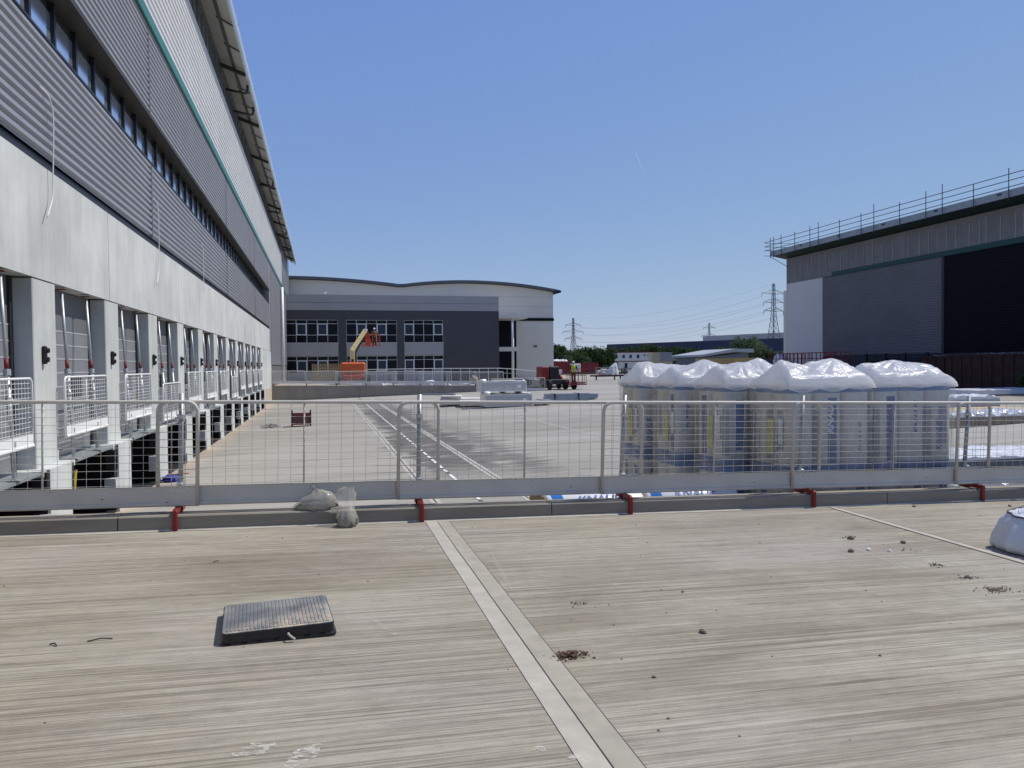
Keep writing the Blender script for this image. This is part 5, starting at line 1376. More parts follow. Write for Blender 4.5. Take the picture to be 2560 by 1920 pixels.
def person(label, loc, rz, vest_mat, legs_mat, hands):
    """standing figure, about 1.76 m, facing +y locally; hands = two targets in local space"""
    t = thing('person', label, 'person', loc, rz)
    J = [(0, 0, 0.95, 0.125), (0, 0.0, 1.12, 0.12), (0, 0.01, 1.32, 0.145), (0, 0.0, 1.45, 0.07), (0, 0.01, 1.53, 0.05), (0, 0.03, 1.63, 0.088), (0, 0.035, 1.71, 0.075)]
    E_ = [(0, 1), (1, 2), (2, 3), (3, 4), (4, 5), (5, 6)]
    def add(p, q): J.append(p); E_.append((q, len(J) - 1)); return len(J) - 1
    for s, hand in ((-1, hands[0]), (1, hands[1])):
        h = add((s * 0.095, 0, 0.88, 0.09), 0); k = add((s * 0.11, 0.02, 0.48, 0.062), h); a = add((s * 0.115, -0.02, 0.09, 0.045), k); add((s * 0.125, 0.12, 0.035, 0.035), a)
        sh = add((s * 0.185, 0, 1.40, 0.06), 2)
        el = Vector((s * 0.26, 0.06, 1.14)); hd = Vector(hand); el = (Vector((s * 0.185, 0, 1.40)) + hd) / 2 + Vector((s * 0.06, -0.06, -0.06))
        e = add((*el, 0.045), sh); w = add((*hd, 0.030), e)
        d = (hd - el).normalized(); side = d.cross(Vector((0, 0, 1))).normalized()
        pm = add((*(hd + d * 0.06), 0.030), w)
        for f in range(4):
            b0 = hd + d * 0.10 + side * (0.027 * (f - 1.5)); i1 = add((*b0, 0.009), pm); add((*(b0 + d * (0.045 + 0.01 * (f in (1, 2))) - Vector((0, 0, 0.025))), 0.008), i1)
        th_ = hd + d * 0.045 - side * (s * 0.04); i1 = add((*th_, 0.010), w); add((*(th_ + d * 0.035), 0.009), i1)
    o = bpy.data.objects.new('body', skin_mesh(J, E_, 0, 1)); COL.objects.link(o); o.parent = t; o.data.materials.clear(); o.data.materials.append(SKIN)
    # face
    MB().blob((0, 0.12, 1.635), (0.014, 0.022, 0.022), 1, 0, 1, 8, 6).build('nose', SKIN, t, smooth=True)
    MB().blob((-0.03, 0.108, 1.66), (0.012, 0.008, 0.008), 1, 0, 1, 8, 6).blob((0.03, 0.108, 1.66), (0.012, 0.008, 0.008), 1, 0, 1, 8, 6).build('eyes', DARK, t)
    MB().blob((0, 0.112, 1.592), (0.024, 0.008, 0.006), 1, 0, 1, 8, 6).build('mouth', M('lip', (0.25, 0.1, 0.09), 0.6), t)
    MB().blob((-0.09, 0.02, 1.635), (0.012, 0.022, 0.03), 1, 0, 1, 8, 6).blob((0.09, 0.02, 1.635), (0.012, 0.022, 0.03), 1, 0, 1, 8, 6).build('ears', SKIN, t)
    # clothing
    def hull(spec, mat, name):
        n = 20; vs = [(c[0] + rx * math.cos(2 * PI * k / n), c[1] + ry * math.sin(2 * PI * k / n), c[2]) for c, rx, ry in spec for k in range(n)]
        fs = [(i * n + k, i * n + (k + 1) % n, (i + 1) * n + (k + 1) % n, (i + 1) * n + k) for i in range(len(spec) - 1) for k in range(n)]
        MB().add(vs, fs).build(name, mat, t, smooth=True)
    hull([((0, 0, 0.84), 0.20, 0.145), ((0, 0, 1.0), 0.19, 0.14), ((0, 0.005, 1.15), 0.18, 0.14), ((0, 0.01, 1.32), 0.215, 0.165), ((0, 0.0, 1.42), 0.19, 0.12), ((0, 0.0, 1.475), 0.08, 0.075)], vest_mat, 'vest')
    if vest_mat is HIVIS: hull([((0, 0, 0.99), 0.195, 0.146), ((0, 0, 1.05), 0.19, 0.144)], BAND, 'reflective_band')
    for s in (-1, 1):
        hull([((s * 0.125, 0.04, 0.0), 0.055, 0.13), ((s * 0.125, 0.04, 0.05), 0.055, 0.13), ((s * 0.115, -0.01, 0.16), 0.06, 0.065)], BOOT, 'boot')
        hull([((s * 0.115, -0.015, 0.11), 0.075, 0.075), ((s * 0.11, 0.01, 0.46), 0.085, 0.085), ((s * 0.10, 0, 0.80), 0.112, 0.115), ((s * 0.085, 0, 0.93), 0.105, 0.125)], legs_mat, 'trouser_leg')
        hd = Vector(hands[0] if s < 0 else hands[1]); shd = Vector((s * 0.185, 0, 1.40)); el = (shd + hd) / 2 + Vector((s * 0.06, -0.06, -0.06))
        MB().tube([shd + Vector((-s * 0.03, 0, 0.02)), shd, el, el.lerp(hd, 0.75)], [0.07, 0.078, 0.062, 0.05], 10).build('sleeve', vest_mat if vest_mat is not HIVIS else TROU, t, smooth=True)
    prof_ = [(0.122, 0.0), (0.118, 0.03), (0.105, 0.075), (0.075, 0.11), (0.03, 0.127), (0.001, 0.13)]
    b = MB().lathe(prof_, (0, 0.035, 1.68), 18); b.add([(-0.09, 0.12, 1.682), (0.09, 0.12, 1.682), (0.06, 0.20, 1.672), (-0.06, 0.20, 1.672), (-0.09, 0.12, 1.692), (0.09, 0.12, 1.692), (0.06, 0.20, 1.680), (-0.06, 0.20, 1.680)], [(0, 1, 2, 3), (7, 6, 5, 4), (2, 6, 7, 3), (0, 3, 7, 4), (1, 5, 6, 2)])
    b.build('helmet', HELM, t, smooth=True)
    return t

# ------------------------------------------------------------------ lifts
ORANGE = M('orange_paint', (0.56, 0.115, 0.03), 0.45, 0, 0.1, 3); CREAM = M('cream_boom', (0.66, 0.56, 0.27), 0.45, 0, 0.08, 3); ORED = M('orange_red_steel', (0.48, 0.07, 0.03), 0.5); TYRE = M('tyre', (0.02, 0.02, 0.02), 0.85)
def wheel(parent, c, r, w):
    b = MB().lathe([(r * 0.55, -w / 2), (r * 0.9, -w / 2), (r, -w * 0.36), (r, w * 0.36), (r * 0.9, w / 2), (r * 0.55, w / 2)], c, 22, 0)
    o = b.build('wheel', TYRE, parent, smooth=False)
    MB().lathe([(r * 0.5, -w * 0.42), (r * 0.54, 0), (r * 0.5, w * 0.42)], c, 16, 0).build('rim', M('rim_white', (0.5, 0.48, 0.44), 0.5), o)
def cage(parent, x0, x1, y0, y1, z0, z1, mat, name='basket', n=4):
    b = MB(); r = 0.022
    for z in (z0, (z0 + z1) / 2, z1): b.tube([(x0, y0, z), (x1, y0, z), (x1, y1, z), (x0, y1, z)], r, 6, closed=True)
    for i in range(n + 1):
        x = x0 + (x1 - x0) * i / n
        for y in (y0, y1): b.tube([(x, y, z0), (x, y, z1)], r, 6)
    for y in ((y0 + y1) / 2,):
        for x in (x0, x1): b.tube([(x, y, z0), (x, y, z1)], r, 6)
    b.build(name, mat, parent)
    MB().box(x0, x1, y0, y1, z0 - 0.06, z0 - 0.005).build('basket_floor', mat, parent)
gz = deckz(3)
bl = thing('boom_lift', 'orange boom lift with cream boom raised in front of the office windows', 'boom lift', (2.95, 78, gz))
MB().cbox((0, 0, 1.62), (2.42, 1.9, 1.16), 0.16).build('counterweight', ORANGE, bl)
MB().cbox((0.0, 0, 0.72), (2.0, 2.6, 0.5), 0.06).build('chassis', ORED, bl)
MB().cbox((0.0, 0, 1.0), (1.2, 1.2, 0.12), 0.02).build('turntable', FRAME, bl)
for x in (-1.45, 1.45):
    for y in (-1.2, 1.2): wheel(bl, (x, y, 0.48), 0.48, 0.36)
MB().bar((-1.3, -1.2, 0.6), (1.3, -1.2, 0.6), 0.16, 0.16).build('axle', FRAME, bl)
b = MB()
for k in range(9): b.cbox((-0.8 + 0.2 * k, -0.955, 1.25), (0.09, 0.01, 0.03))
b.build('vents', FRAME, bl)
MB().cbox((-0.05, -0.2, 2.85), (0.46, 0.5, 1.35), 0.03).build('mast', CREAM, bl)
MB().cbox((-0.05, -0.46, 2.34), (0.22, 0.03, 0.3)).build('mast_hinge', FRAME, bl)
MB().cbox((0.25, -0.2, 2.6), (0.12, 0.3, 0.9)).build('lift_cylinder', FRAME, bl)
MB().bar((-0.1, -0.3, 3.3), (1.3, 0.6, 5.35), 0.42, 0.46, (0, -1, 0.3)).build('boom', CREAM, bl)
MB().bar((0.25, -0.1, 3.1), (1.05, 0.45, 4.55), 0.10, 0.12).build('boom_hose', FRAME, bl)
MB().bar((1.33, 0.55, 5.4), (1.55, 0.5, 3.95), 0.20, 0.24).bar((1.55, 0.45, 5.2), (1.85, 0.45, 4.0), 0.10, 0.12).build('jib', ORED, bl)
MB().cbox((1.33, 0.55, 5.38), (0.34, 0.4, 0.24), 0.03).build('boom_head', WHITE, bl)
cage(bl, 0.95, 2.72, 0.35, 1.25, 3.85, 4.98, ORED, 'basket', 5)
MB().cbox((1.5, 0.32, 4.1), (0.5, 0.3, 0.5), 0.03).build('control_box', ORED, bl)
person('worker in brown jacket and pale helmet standing in the raised orange basket', (2.95 + 2.2, 78.75, gz + 3.85), 0.0, JACK, TROU, [(-0.28, 0.30, 1.12), (0.34, 0.30, 1.12)])

gz2 = yardz(21)
g0 = at(1405, 970, 2, gz2)
def rx(px): return at(px, 940, 1, 64.6).x
rl = thing('boom_lift', 'red boom lift with black engine cover and lowered basket in the open yard', 'boom lift', (rx(1398), 64.6, gz2))
r0 = rl.location.x
def q_(px): return rx(px) - r0
MB().cbox(((q_(1347) + q_(1367)) / 2, 0, 1.45), (q_(1367) - q_(1347), 1.7, 1.1), 0.08).build('tank_cover', RED, rl)
MB().cbox(((q_(1368) + q_(1392)) / 2, 0, 1.42), (q_(1392) - q_(1368) - 0.03, 1.6, 1.15), 0.06).build('engine_cover', FRAME, rl)
b = MB()
for k in range(5): b.cbox(((q_(1368) + q_(1392)) / 2, -0.81, 1.1 + 0.16 * k), (0.5, 0.02, 0.05))
b.build('grille', BLACK, rl)
MB().cbox((q_(1385), 0, 0.65), (2.2, 1.9, 0.45), 0.05).build('chassis', M('dark_chassis', (0.05, 0.045, 0.045), 0.6), rl)
for x in (q_(1366), q_(1405), ):
    for y in (-0.95, 0.95): wheel(rl, (x, y, 0.42), 0.42, 0.32)
wheel(rl, (q_(1423), -1.3, 0.40), 0.40, 0.32)
MB().bar((q_(1392), 0, 1.6), (q_(1402), -0.5, 0.7), 0.25, 0.3).build('boom', RED, rl)
MB().cbox((q_(1394), -0.6, 1.55), (0.35, 0.3, 0.3), 0.02).build('hose_guard', WHITE, rl)
cage(rl, q_(1404), q_(1444), -2.3, -1.3, 0.62, 1.75, RED, 'basket', 4)
MB().cbox(((q_(1404) + q_(1444)) / 2, -1.8, 0.45), (q_(1444) - q_(1404) + 0.1, 1.1, 0.12), 0.02).build('basket_base', RED, rl)
person('worker in yellow vest and white helmet standing in the red lift basket, back turned', (r0 + q_(1418), 64.6 - 1.75, gz2 + 0.625), -0.35, HIVIS, M('maroon_trousers', (0.07, 0.025, 0.03), 0.8), [(-0.22, 0.32, 1.05), (0.30, 0.28, 1.08)])

# red scissor lifts parked against the right warehouse
src = None
for k, (y, lab) in enumerate(((63.6, 'red scissor lift farthest along the dark warehouse, beside the white bulk bag'), (60.3, 'red scissor lift in the middle of the three beside the dark warehouse'), (57.0, 'red scissor lift nearest the camera of the three beside the dark warehouse'))):
    if src is None:
        src = thing('scissor_lift', lab, 'scissor lift', (42, y, GZ), 0, 'red scissor lifts')
        MB().cbox((0, 0, 0.75), (1.5, 2.9, 0.7), 0.05).build('chassis', RED, src)
        b = MB()
        for i in range(3):
            for s in (-0.5, 0.5): b.bar((s, -1.2, 1.1 + 0.2 * i), (s, 1.2, 1.3 + 0.2 * i), 0.06, 0.1).bar((s + 0.07, 1.2, 1.1 + 0.2 * i), (s + 0.07, -1.2, 1.3 + 0.2 * i), 0.06, 0.1)
        b.build('scissor_stack', FRAME, src)
        MB().cbox((0, 0, 1.78), (1.6, 3.1, 0.16), 0.02).build('platform', RED, src)
        b = MB()
        for x in (-0.76, 0.76):
            for z in (2.35, 2.85): b.bar((x, -1.5, z), (x, 1.5, z), 0.05, 0.05)
            for i in range(6): b.bar((x, -1.5 + 0.6 * i, 1.86), (x, -1.5 + 0.6 * i, 2.85), 0.05, 0.05)
        for y_ in (-1.5, 1.5):
            for z in (2.35, 2.85): b.bar((-0.76, y_, z), (0.76, y_, z), 0.05, 0.05)
        b.build('guard_rail', RED, src)
        for x in (-0.7, 0.7):
            for y_ in (-1.0, 1.0): wheel(src, (x, y_, 0.32), 0.32, 0.24)
        MB().blob((0.1, -0.6, 2.0), (0.5, 0.4, 0.2), 3, 0.5, 2, 12, 7).build('sacks', M('pale_sacks', (0.5, 0.5, 0.46), 0.7), src)
        remember(src); o = src
    else: o = copy_tree(src)
    o.location = (42, y, GZ); o['label'] = lab
b = MB().blob((0, 0, 1.2), (0.55, 0.55, 1.25), 12, 0.2, 2.2, 20, 14, 0.6, flat=0.0)
p = at(1951, 890, 1, 65.5); tag(b.build('bulk_bag', WRAPW, smooth=True, loc=(p.x, 65.5, GZ + 0.45)), 'tall white bulk bag beside the farthest red scissor lift', 'bag')

# ------------------------------------------------------------------ debris on the far deck
rnd = random.Random(31); PALE = M('pale_sheet', (0.68, 0.68, 0.66), 0.6, 0, 0.1, 2)
for k in range(18):
    px = 905 + 17 * k + rnd.uniform(-6, 6); Yq = 71 + 4.5 * rnd.random(); p = at(px, 957, 1, Yq)
    a = rnd.uniform(-0.6, 0.6); L = rnd.uniform(0.9, 2.4)
    b = MB(); n = rnd.choice((1, 2, 3))
    for i in range(n): b.box(-L / 2, L / 2 - 0.1 * i, -0.35, 0.35, 0.02 + 0.11 * i, 0.02 + 0.11 * i + 0.10)
    nm = ('single pale board', 'pair of pale boards', 'stack of pale boards')[n - 1]
    o = b.build('board', PALE, loc=(p.x, Yq, deckz(p.x))); o.rotation_euler = (0, 0, a)
    tag(o, '%s on the far deck, %s counted rightwards from the orange boom lift' % (nm, ORD[k] if k < 15 else ('sixteenth', 'seventeenth', 'eighteenth')[k - 15]), 'board', 'pale boards on the far deck')
for k, (px, Yq, sx, sz, mt, lab, nm) in enumerate(((1075, 80, 1.0, 0.35, WHITE, 'white wrapped bundle on the far deck left of the handrail middle', 'bundle'), (1185, 74, 0.7, 0.85, M('tan_sack', (0.40, 0.34, 0.24), 0.8), 'tan sack standing on the far deck near the white packs', 'sack'), (1310, 72, 2.2, 0.75, FRAME, 'dark tarpaulin covered heap behind the red lift', 'tarpaulin'), (1345, 68, 1.0, 0.7, M('grey_rubble', (0.35, 0.34, 0.31), 0.9), 'grey rubbish sack at the left wheel of the red lift', 'sack'))):
    p = at(px, 950, 1, Yq); z = max(yardz(p.x), deckz(p.x) if p.x < 24 else -9)
    tag(MB().blob((0, 0, sz * 0.5), (sx * 0.5, 0.5, sz * 0.55), 40 + k, 0.4, 2.2, 18, 10, 0.8, flat=0.0).build(nm, mt, loc=(p.x, Yq, z), smooth=True), lab, nm)

# ------------------------------------------------------------------ far background
def far(px, py, Y): return at(px, py, 1, Y)
FGZ = yardz(100)
def container(px0, px1, Y, z0, h, mat, lab, name='container', rib=0.35, door=True, depth=2.5, extra=None, group='containers in the distance'):
    a, c = far(px0, 900, Y).x, far(px1, 900, Y).x
    t = thing(name, lab, name.replace('_', ' '), (a, Y, z0), 0, group)
    b = MB().box(0, c - a, 0.05, depth, 0.12, h); x = 0.1
    while x < c - a - 0.1: b.box(x, x + rib * 0.5, 0.0, 0.048, 0.25, h - 0.2); x += rib
    b.build('wall', mat, t)
    MB().box(-0.02, c - a + 0.02, -0.02, depth + 0.02, h + 0.002, h + 0.12).box(-0.02, c - a + 0.02, -0.02, depth + 0.02, 0.0, 0.118).build('frame_rail', extra or mat, t)
    return t, c - a
OCH = M('ochre_container', (0.36, 0.26, 0.11), 0.6, 0, 0.12, 1); CRM = M('cream_container', (0.50, 0.44, 0.30), 0.6, 0, 0.1, 1); GRYC = M('grey_container', (0.30, 0.31, 0.33), 0.6, 0, 0.1, 1); REDC = M('red_container', (0.18, 0.022, 0.025), 0.6, 0, 0.15, 1); BLUC = M('navy_container', (0.02, 0.025, 0.07), 0.6, 0, 0.1, 1); CAB_ = M('cabin_white', (0.60, 0.60, 0.57), 0.5, 0, 0.06, 1)
Yc = 150.0
container(1752, 1828, Yc, FGZ, 2.9, OCH, 'left ochre ribbed container behind the wrapped pallets')
container(1830, 1904, Yc, FGZ, 2.95, OCH, 'right ochre ribbed container next to the navy one')
container(1905, 1948, Yc, FGZ, 2.7, BLUC, 'navy container at the foot of the dark warehouse')
t, w = container(1442, 1497, 175.0, FGZ, 2.3, REDC, 'dark red container left of the white site cabins')
t, w = container(1384, 1424, 150.0, FGZ, 2.6, REDC, 'dark red open topped container heaped with white sacks, beside the far warehouse')
b = MB()
for k in range(7): b.blob((0.3 + 0.42 * k, 1.2, 2.7), (0.5, 0.8, 0.42), 60 + k, 0.4, 2, 12, 7)
b.build('sacks', PALE, t, smooth=True)
b = MB().cbox((0, 0, 1.35), (2.0, 1.6, 1.7), 0.12); p = far(1437, 910, 150.0)
simple_thing('water_tank', 'pale grey box tank between the two dark red containers', 'tank', [('tank', b, M('pale_tank', (0.50, 0.52, 0.52), 0.5)), ('stand', MB().box(-0.9, 0.9, -0.7, 0.7, 0.0, 0.498), FRAME)], (p.x, 150, FGZ))
# two storey site cabins
a, c = far(1520, 890, 225).x, far(1626, 890, 225).x; w = c - a
cab = thing('site_cabin', 'white two storey site cabins with dark red bands and square windows', 'site cabin', (a, 225, FGZ))
MB().box(0, w, 0, 3.5, 0.1, 2.72).box(0, w, 0, 3.5, 2.98, 5.55).build('wall', CAB_, cab)
MB().box(-0.1, w + 0.1, -0.08, 3.6, 2.725, 2.975).box(-0.1, w + 0.1, -0.08, 3.6, 5.555, 5.85).build('red_band', REDC, cab)
for k, px in enumerate((1541, 1559, 1576.5, 1595)):
    x = far(px, 890, 225).x - a
    wq = MB().cbox((x, -0.03, 4.35), (0.85, 0.05, 1.05)).build('window', DGLASS, cab); MB().cbox((x, -0.06, 3.78), (1.0, 0.08, 0.08)).build('sill', WHITE, wq)
for px in (1611, 1620.5):
    x = far(px, 890, 225).x - a; wq = MB().cbox((x, -0.03, 4.65), (0.5, 0.05, 0.45)).build('window', DGLASS, cab); MB().cbox((x, -0.06, 4.38), (0.6, 0.08, 0.06)).build('sill', WHITE, wq)
MB().cbox((w * 0.42, -0.03, 1.3), (0.95, 0.05, 2.0)).build('door', FRAME, cab)
b = MB()
for k in range(10): b.cbox((0.8 + k * 0.28, -0.03, 1.4), (0.12, 0.04, 2.3))
b.build('cladding_strips', REDC, cab)
# access stair beside the cabins
b = MB(); x0 = far(1500, 900, 224).x; 
for k in range(12): b.box(0.22 * k, 0.22 * k + 0.24, 0, 1.0, 0.25 * k + 0.2, 0.25 * k + 0.25)
b2 = MB()
for x in (0, 1.3, 2.6): b2.bar((x, 0, 0), (x, 0, 1.2 + x * 1.1), 0.07, 0.07).bar((x, 1.0, 0), (x, 1.0, 1.2 + x * 1.1), 0.07, 0.07)
b2.bar((0, 0, 1.2), (2.6, 0, 4.1), 0.07, 0.07).bar((0, 0, 0.7), (2.6, 0, 3.6), 0.06, 0.06)
simple_thing('access_stair', 'dark steel access stair at the left end of the white site cabins', 'stair', [('treads', b, FRAME), ('handrail', b2, FRAME)], (x0, 223.5, FGZ))
container(1630, 1650, 200, FGZ + 2.65, 2.45, CRM, 'cream container end stacked on the upper level right of the site cabins')
container(1650, 1712, 200, FGZ + 2.65, 2.45, GRYC, 'grey container stacked on the upper level right of the cream one')
container(1630, 1712, 200.2, FGZ, 2.5, CRM, 'cream container on the ground under the stacked grey one')
# fence line at the yard's far edge
b = MB(); b2 = MB(); p0_, p1_ = far(1385, 920, 140), far(1760, 920, 140); x = p0_.x
ft = thing('mesh_fence', 'low dark mesh fence along the far edge of the yard', 'fence', (p0_.x, 141, FGZ))
while x < p1_.x:
    MB().box(x, x + 0.07, 141, 141.07, FGZ, FGZ + 1.2).build('post', FRAME, ft, world=True) if int((x - p0_.x) / 3.4) < 40 else None
    x += 3.4
MB().box(p0_.x, p1_.x, 141.02, 141.05, FGZ + 0.1, FGZ + 0.5).box(p0_.x, p1_.x, 141.02, 141.05, FGZ + 1.12, FGZ + 1.17).build('fence_rail', M('fence_grey_dark', (0.08, 0.085, 0.09), 0.7), ft, world=True)
# trailer with crumpled white sheeting
Yt = 93.0; p = far(1540, 940, Yt)
tr = thing('flat_trailer', 'low dark flat trailer frame on small legs in the far yard', 'trailer', (p.x, Yt, yardz(50)))
MB().bar((-2.9, 0, 0.55), (3.4, 0, 0.55), 0.14, 0.2).bar((-2.9, 1.8, 0.55), (3.4, 1.8, 0.55), 0.14, 0.2).bar((-2.9, 0, 0.55), (-0.5, 1.8, 0.56), 0.1, 0.12).build('frame', M('maroon_frame', (0.09, 0.03, 0.03), 0.7), tr)
for x in (-2.7, -0.2, 0.6, 3.0): MB().bar((x, 0, 0), (x, 0, 0.46), 0.14, 0.14).build('leg', FRAME, tr)
b = MB()
for k in range(8): b.bar((-2.0 + 0.7 * k, -0.1, 0.68), (-1.5 + 0.7 * k, 1.9, 0.68), 0.12, 0.06)
b.build('planks', TIM2, tr)
b = MB()
film_pts = [((0, 0, 0), 0.9, 0.5), ((0.1, 0, 0.5), 0.75, 0.45), ((0.25, 0, 1.0), 0.5, 0.35), ((0.45, 0, 1.35), 0.22, 0.22), ((0.5, 0, 1.5), 0.03, 0.03)]
o = film_cone(None, film_pts, 26, 7, 0.35).build('white_sheeting', PALE, smooth=False, loc=(p.x - 0.2, Yt + 0.9, yardz(50) + 0.72)); tag(o, 'crumpled white sheeting draped in a peak on the flat trailer', 'sheeting')
b = MB()
for k in range(9):
    e = Vector((rnd.uniform(-0.6, 0.6), rnd.uniform(-0.3, 0.3), rnd.uniform(0.2, 0.8))); b.bar((1.2 + 0.1 * k, 0.9, 0.75), Vector((1.2 + 0.1 * k, 0.9, 0.75)) + e, 0.06, 0.06)
b.blob((1.5, 0.9, 1.2), (0.5, 0.4, 0.3), 71, 0.6, 2.4, 14, 8)
tag(b.build('scrap_heap', M('mixed_scrap', (0.12, 0.11, 0.10), 0.8, 0, 0.6, 5), loc=(p.x, Yt, yardz(50))), 'dark tangle of scrap on the trailer to the right of the white sheeting', 'scrap heap', kind='stuff')
b = MB(); p = far(1490, 930, 118)
for x in (0, 0.9, 1.8, 2.7): b.bar((x, 0, 0), (x, 0, 1.5), 0.07, 0.07)
for z in (0.8, 1.5): b.bar((0, 0, z), (2.7, 0, z), 0.07, 0.07)
b.blob((1.5, 0.6, 0.7), (1.2, 0.5, 0.6), 81, 0.5, 2, 14, 8)
tag(b.build('pipe_rack', M('rack_grey', (0.38, 0.38, 0.37), 0.6), loc=(p.x, 118, yardz(60))), 'pale grey tube rack with rubble sacks in front of the site cabins', 'rack')

# distant buildings
DBL = M('dark_blue_shed', (0.018, 0.03, 0.07), 0.6, 0, 0.1, 0.1); LGR = M('light_grey_shed', (0.34, 0.36, 0.37), 0.6, 0, 0.1, 0.1); SLT = M('slate_shed', (0.12, 0.14, 0.16), 0.6)
def shed(pl0, pl1, zt, mats, lab, d=60, base=-3):
    """wall between two plan points with a level top, horizontal bands of the given materials"""
    A, B = Vector(pl0), Vector(pl1); u = (B - A); n_ = Vector((-u.y, u.x)).normalized() * d
    t = thing('distant_shed', lab, 'warehouse', (A.x, A.y, base))
    zz = base
    for pn, z1, mt in mats:
        b = MB(); q = [(A.x, A.y), (B.x, B.y), (B.x + n_.x, B.y + n_.y), (A.x + n_.x, A.y + n_.y)]
        b.prism(q, 2, zz + 0.01, z1); b.build(pn, mt, t, world=True); zz = z1
    return t
def plan(px, py, z):     # plan position where a level edge at height z meets pixel px, py
    q = at(px, py, 2, z); return (q.x, q.y)
shed(plan(1517, 861, 13.5), plan(1990, 843.5, 13.5), 13.5, [('lower_wall', 7.0, SLT), ('upper_wall', 13.2, DBL), ('parapet', 13.5, M('shed_parapet', (0.06, 0.08, 0.12), 0.6))], 'very long dark blue shed behind the trees on the horizon')
shed(plan(1757, 840.5, 24), plan(2010, 828.5, 24), 24, [('wall', 20.5, LGR), ('roof_band', 24, LGR)], 'pale grey shed rising behind the long dark blue one', 50)
# low building with a sloping roof behind the ochre containers
a, c = far(1757, 888, 165), far(1880, 872, 165)
t = thing('low_building', 'low slate building with a pale sloping roof behind the ochre containers', 'building', (a.x, 165, FGZ))
w = c.x - a.x
MB().prism([(0, 0), (w - 1.0, 0), (w - 1.0, c.z - FGZ - 0.9), (0.0, a.z - FGZ - 0.4)], 1, 0, 14).build('wall', SLT, t)
MB().prism([(-0.8, a.z - FGZ - 0.4), (w * 0.62, c.z - FGZ - 0.7), (w, c.z - FGZ - 0.85), (w, c.z - FGZ), (w * 0.62, c.z - FGZ + 0.05), (-0.8, a.z - FGZ + 0.1)], 1, -0.8, 15).build('roof', LGR, t)

# pylons and lines
PYL = M('pylon_steel', (0.16, 0.175, 0.19), 0.6, 0.2, 0.1, 0.3)
def pylon(px, ytop, Y, label, H=47, arms=((0.62, 0.115), (0.76, 0.15), (0.895, 0.125)), thick=0.16):
    p = at(px, ytop, 1, Y); zb = p.z - H
    t = thing('pylon', label, 'pylon', (p.x, Y, zb), 0.28, 'electricity pylons on the horizon')
    def half(z): 
        k = z / H
        return 0.5 + 3.9 * (1 - k / 0.6) ** 1.0 * (k < 0.6) * 0.55 + (1.3 * (1 - k)) + (k < 0.25) * (0.25 - k) * 9
    b = MB(); zs = [0, 5, 10, 14, 18, 22, 25.5, 29, 32.5, 36, 39, 42, 44.5, H]
    for sx, sy in ((-1, -1), (1, -1), (1, 1), (-1, 1)):
        b.tube([(sx * half(z), sy * half(z), z) for z in zs], thick, 5)
    b.build('tower_leg', PYL, t); b = MB()
    for i in range(len(zs) - 1):
        z0, z1 = zs[i], zs[i + 1]; h0, h1 = half(z0), half(z1)
        for f in range(4):
            c0 = [(-1, -1), (1, -1), (1, 1), (-1, 1)][f]; c1 = [(1, -1), (1, 1), (-1, 1), (-1, -1)][f]
            b.tube([(c0[0] * h0, c0[1] * h0, z0), (c1[0] * h1, c1[1] * h1, z1)], thick * 0.55, 4).tube([(c1[0] * h0, c1[1] * h0, z0), (c0[0] * h1, c0[1] * h1, z1)], thick * 0.55, 4)
            b.tube([(c0[0] * h1, c0[1] * h1, z1), (c1[0] * h1, c1[1] * h1, z1)], thick * 0.5, 4)
    b.build('bracing', PYL, t)
    tips = []
    for kz, ka in arms:
        z = H * kz; L = H * ka; hw = half(z); b = MB()
        for s in (-1, 1):
            tip = Vector((s * (hw + L), 0, z + 0.2)); tips.append(tip)
            for sy in (-1, 1): b.tube([(s * hw, sy * hw, z), tip], thick * 0.7, 4).tube([(s * hw, sy * hw, z + 2.4), tip], thick * 0.7, 4)
            for q in (0.35, 0.68): b.tube([(s * (hw + L * q), -hw * (1 - q), z), (s * (hw + L * q), hw * (1 - q), z + 2.4 * (1 - q))], thick * 0.5, 4)
            b.tube([tip, tip - Vector((0, 0, 2.2))], thick * 0.9, 5)
        b.build('cross_arm', PYL, t)
    MB().tube([(-1.2, 0, H), (1.2, 0, H)], thick * 0.7, 4).build('peak', PYL, t)
    mw = Matrix.Translation(t.location) @ Matrix.Rotation(0.28, 4, 'Z')
    return [mw @ (x - Vector((0, 0, 2.2))) for x in tips] + [mw @ Vector((0, 0, H))]
T1 = pylon(1934, 709, 415, 'tallest looking pylon, nearest, standing beside the dark warehouse on the right', 47, ((0.645, 0.16), (0.755, 0.17), (0.87, 0.2)), 0.17)
T2 = pylon(1433, 795, 700, 'pylon beside the far pale warehouse, rising out of the trees', 45, ((0.555, 0.19), (0.70, 0.25), (0.845, 0.18)), 0.22)
T3 = pylon(1773, 807, 860, 'smallest pylon, peeping over the pale grey shed', 47, ((0.55, 0.18), (0.66, 0.25), (0.87, 0.19)), 0.26)
WIRE = M('line_wire', (0.20, 0.22, 0.25), 0.6)
wl = ['lowest left', 'lowest right', 'middle left', 'middle right', 'upper left', 'upper right', 'earth']
for k in range(7):
    A, B = T1[k], T2[k]; pts = []
    for i in range(25):
        s = i / 24; q = A.lerp(B, s); q.z -= 9 * 4 * s * (1 - s) * 0.8; pts.append(q)
    o = MB().tube(pts, 0.05 if k < 6 else 0.035, 4).build('power_line', WIRE); tag(o, wl[k] + ' overhead wire strung between the nearest pylon and the one in the trees', 'power line', 'overhead wires')

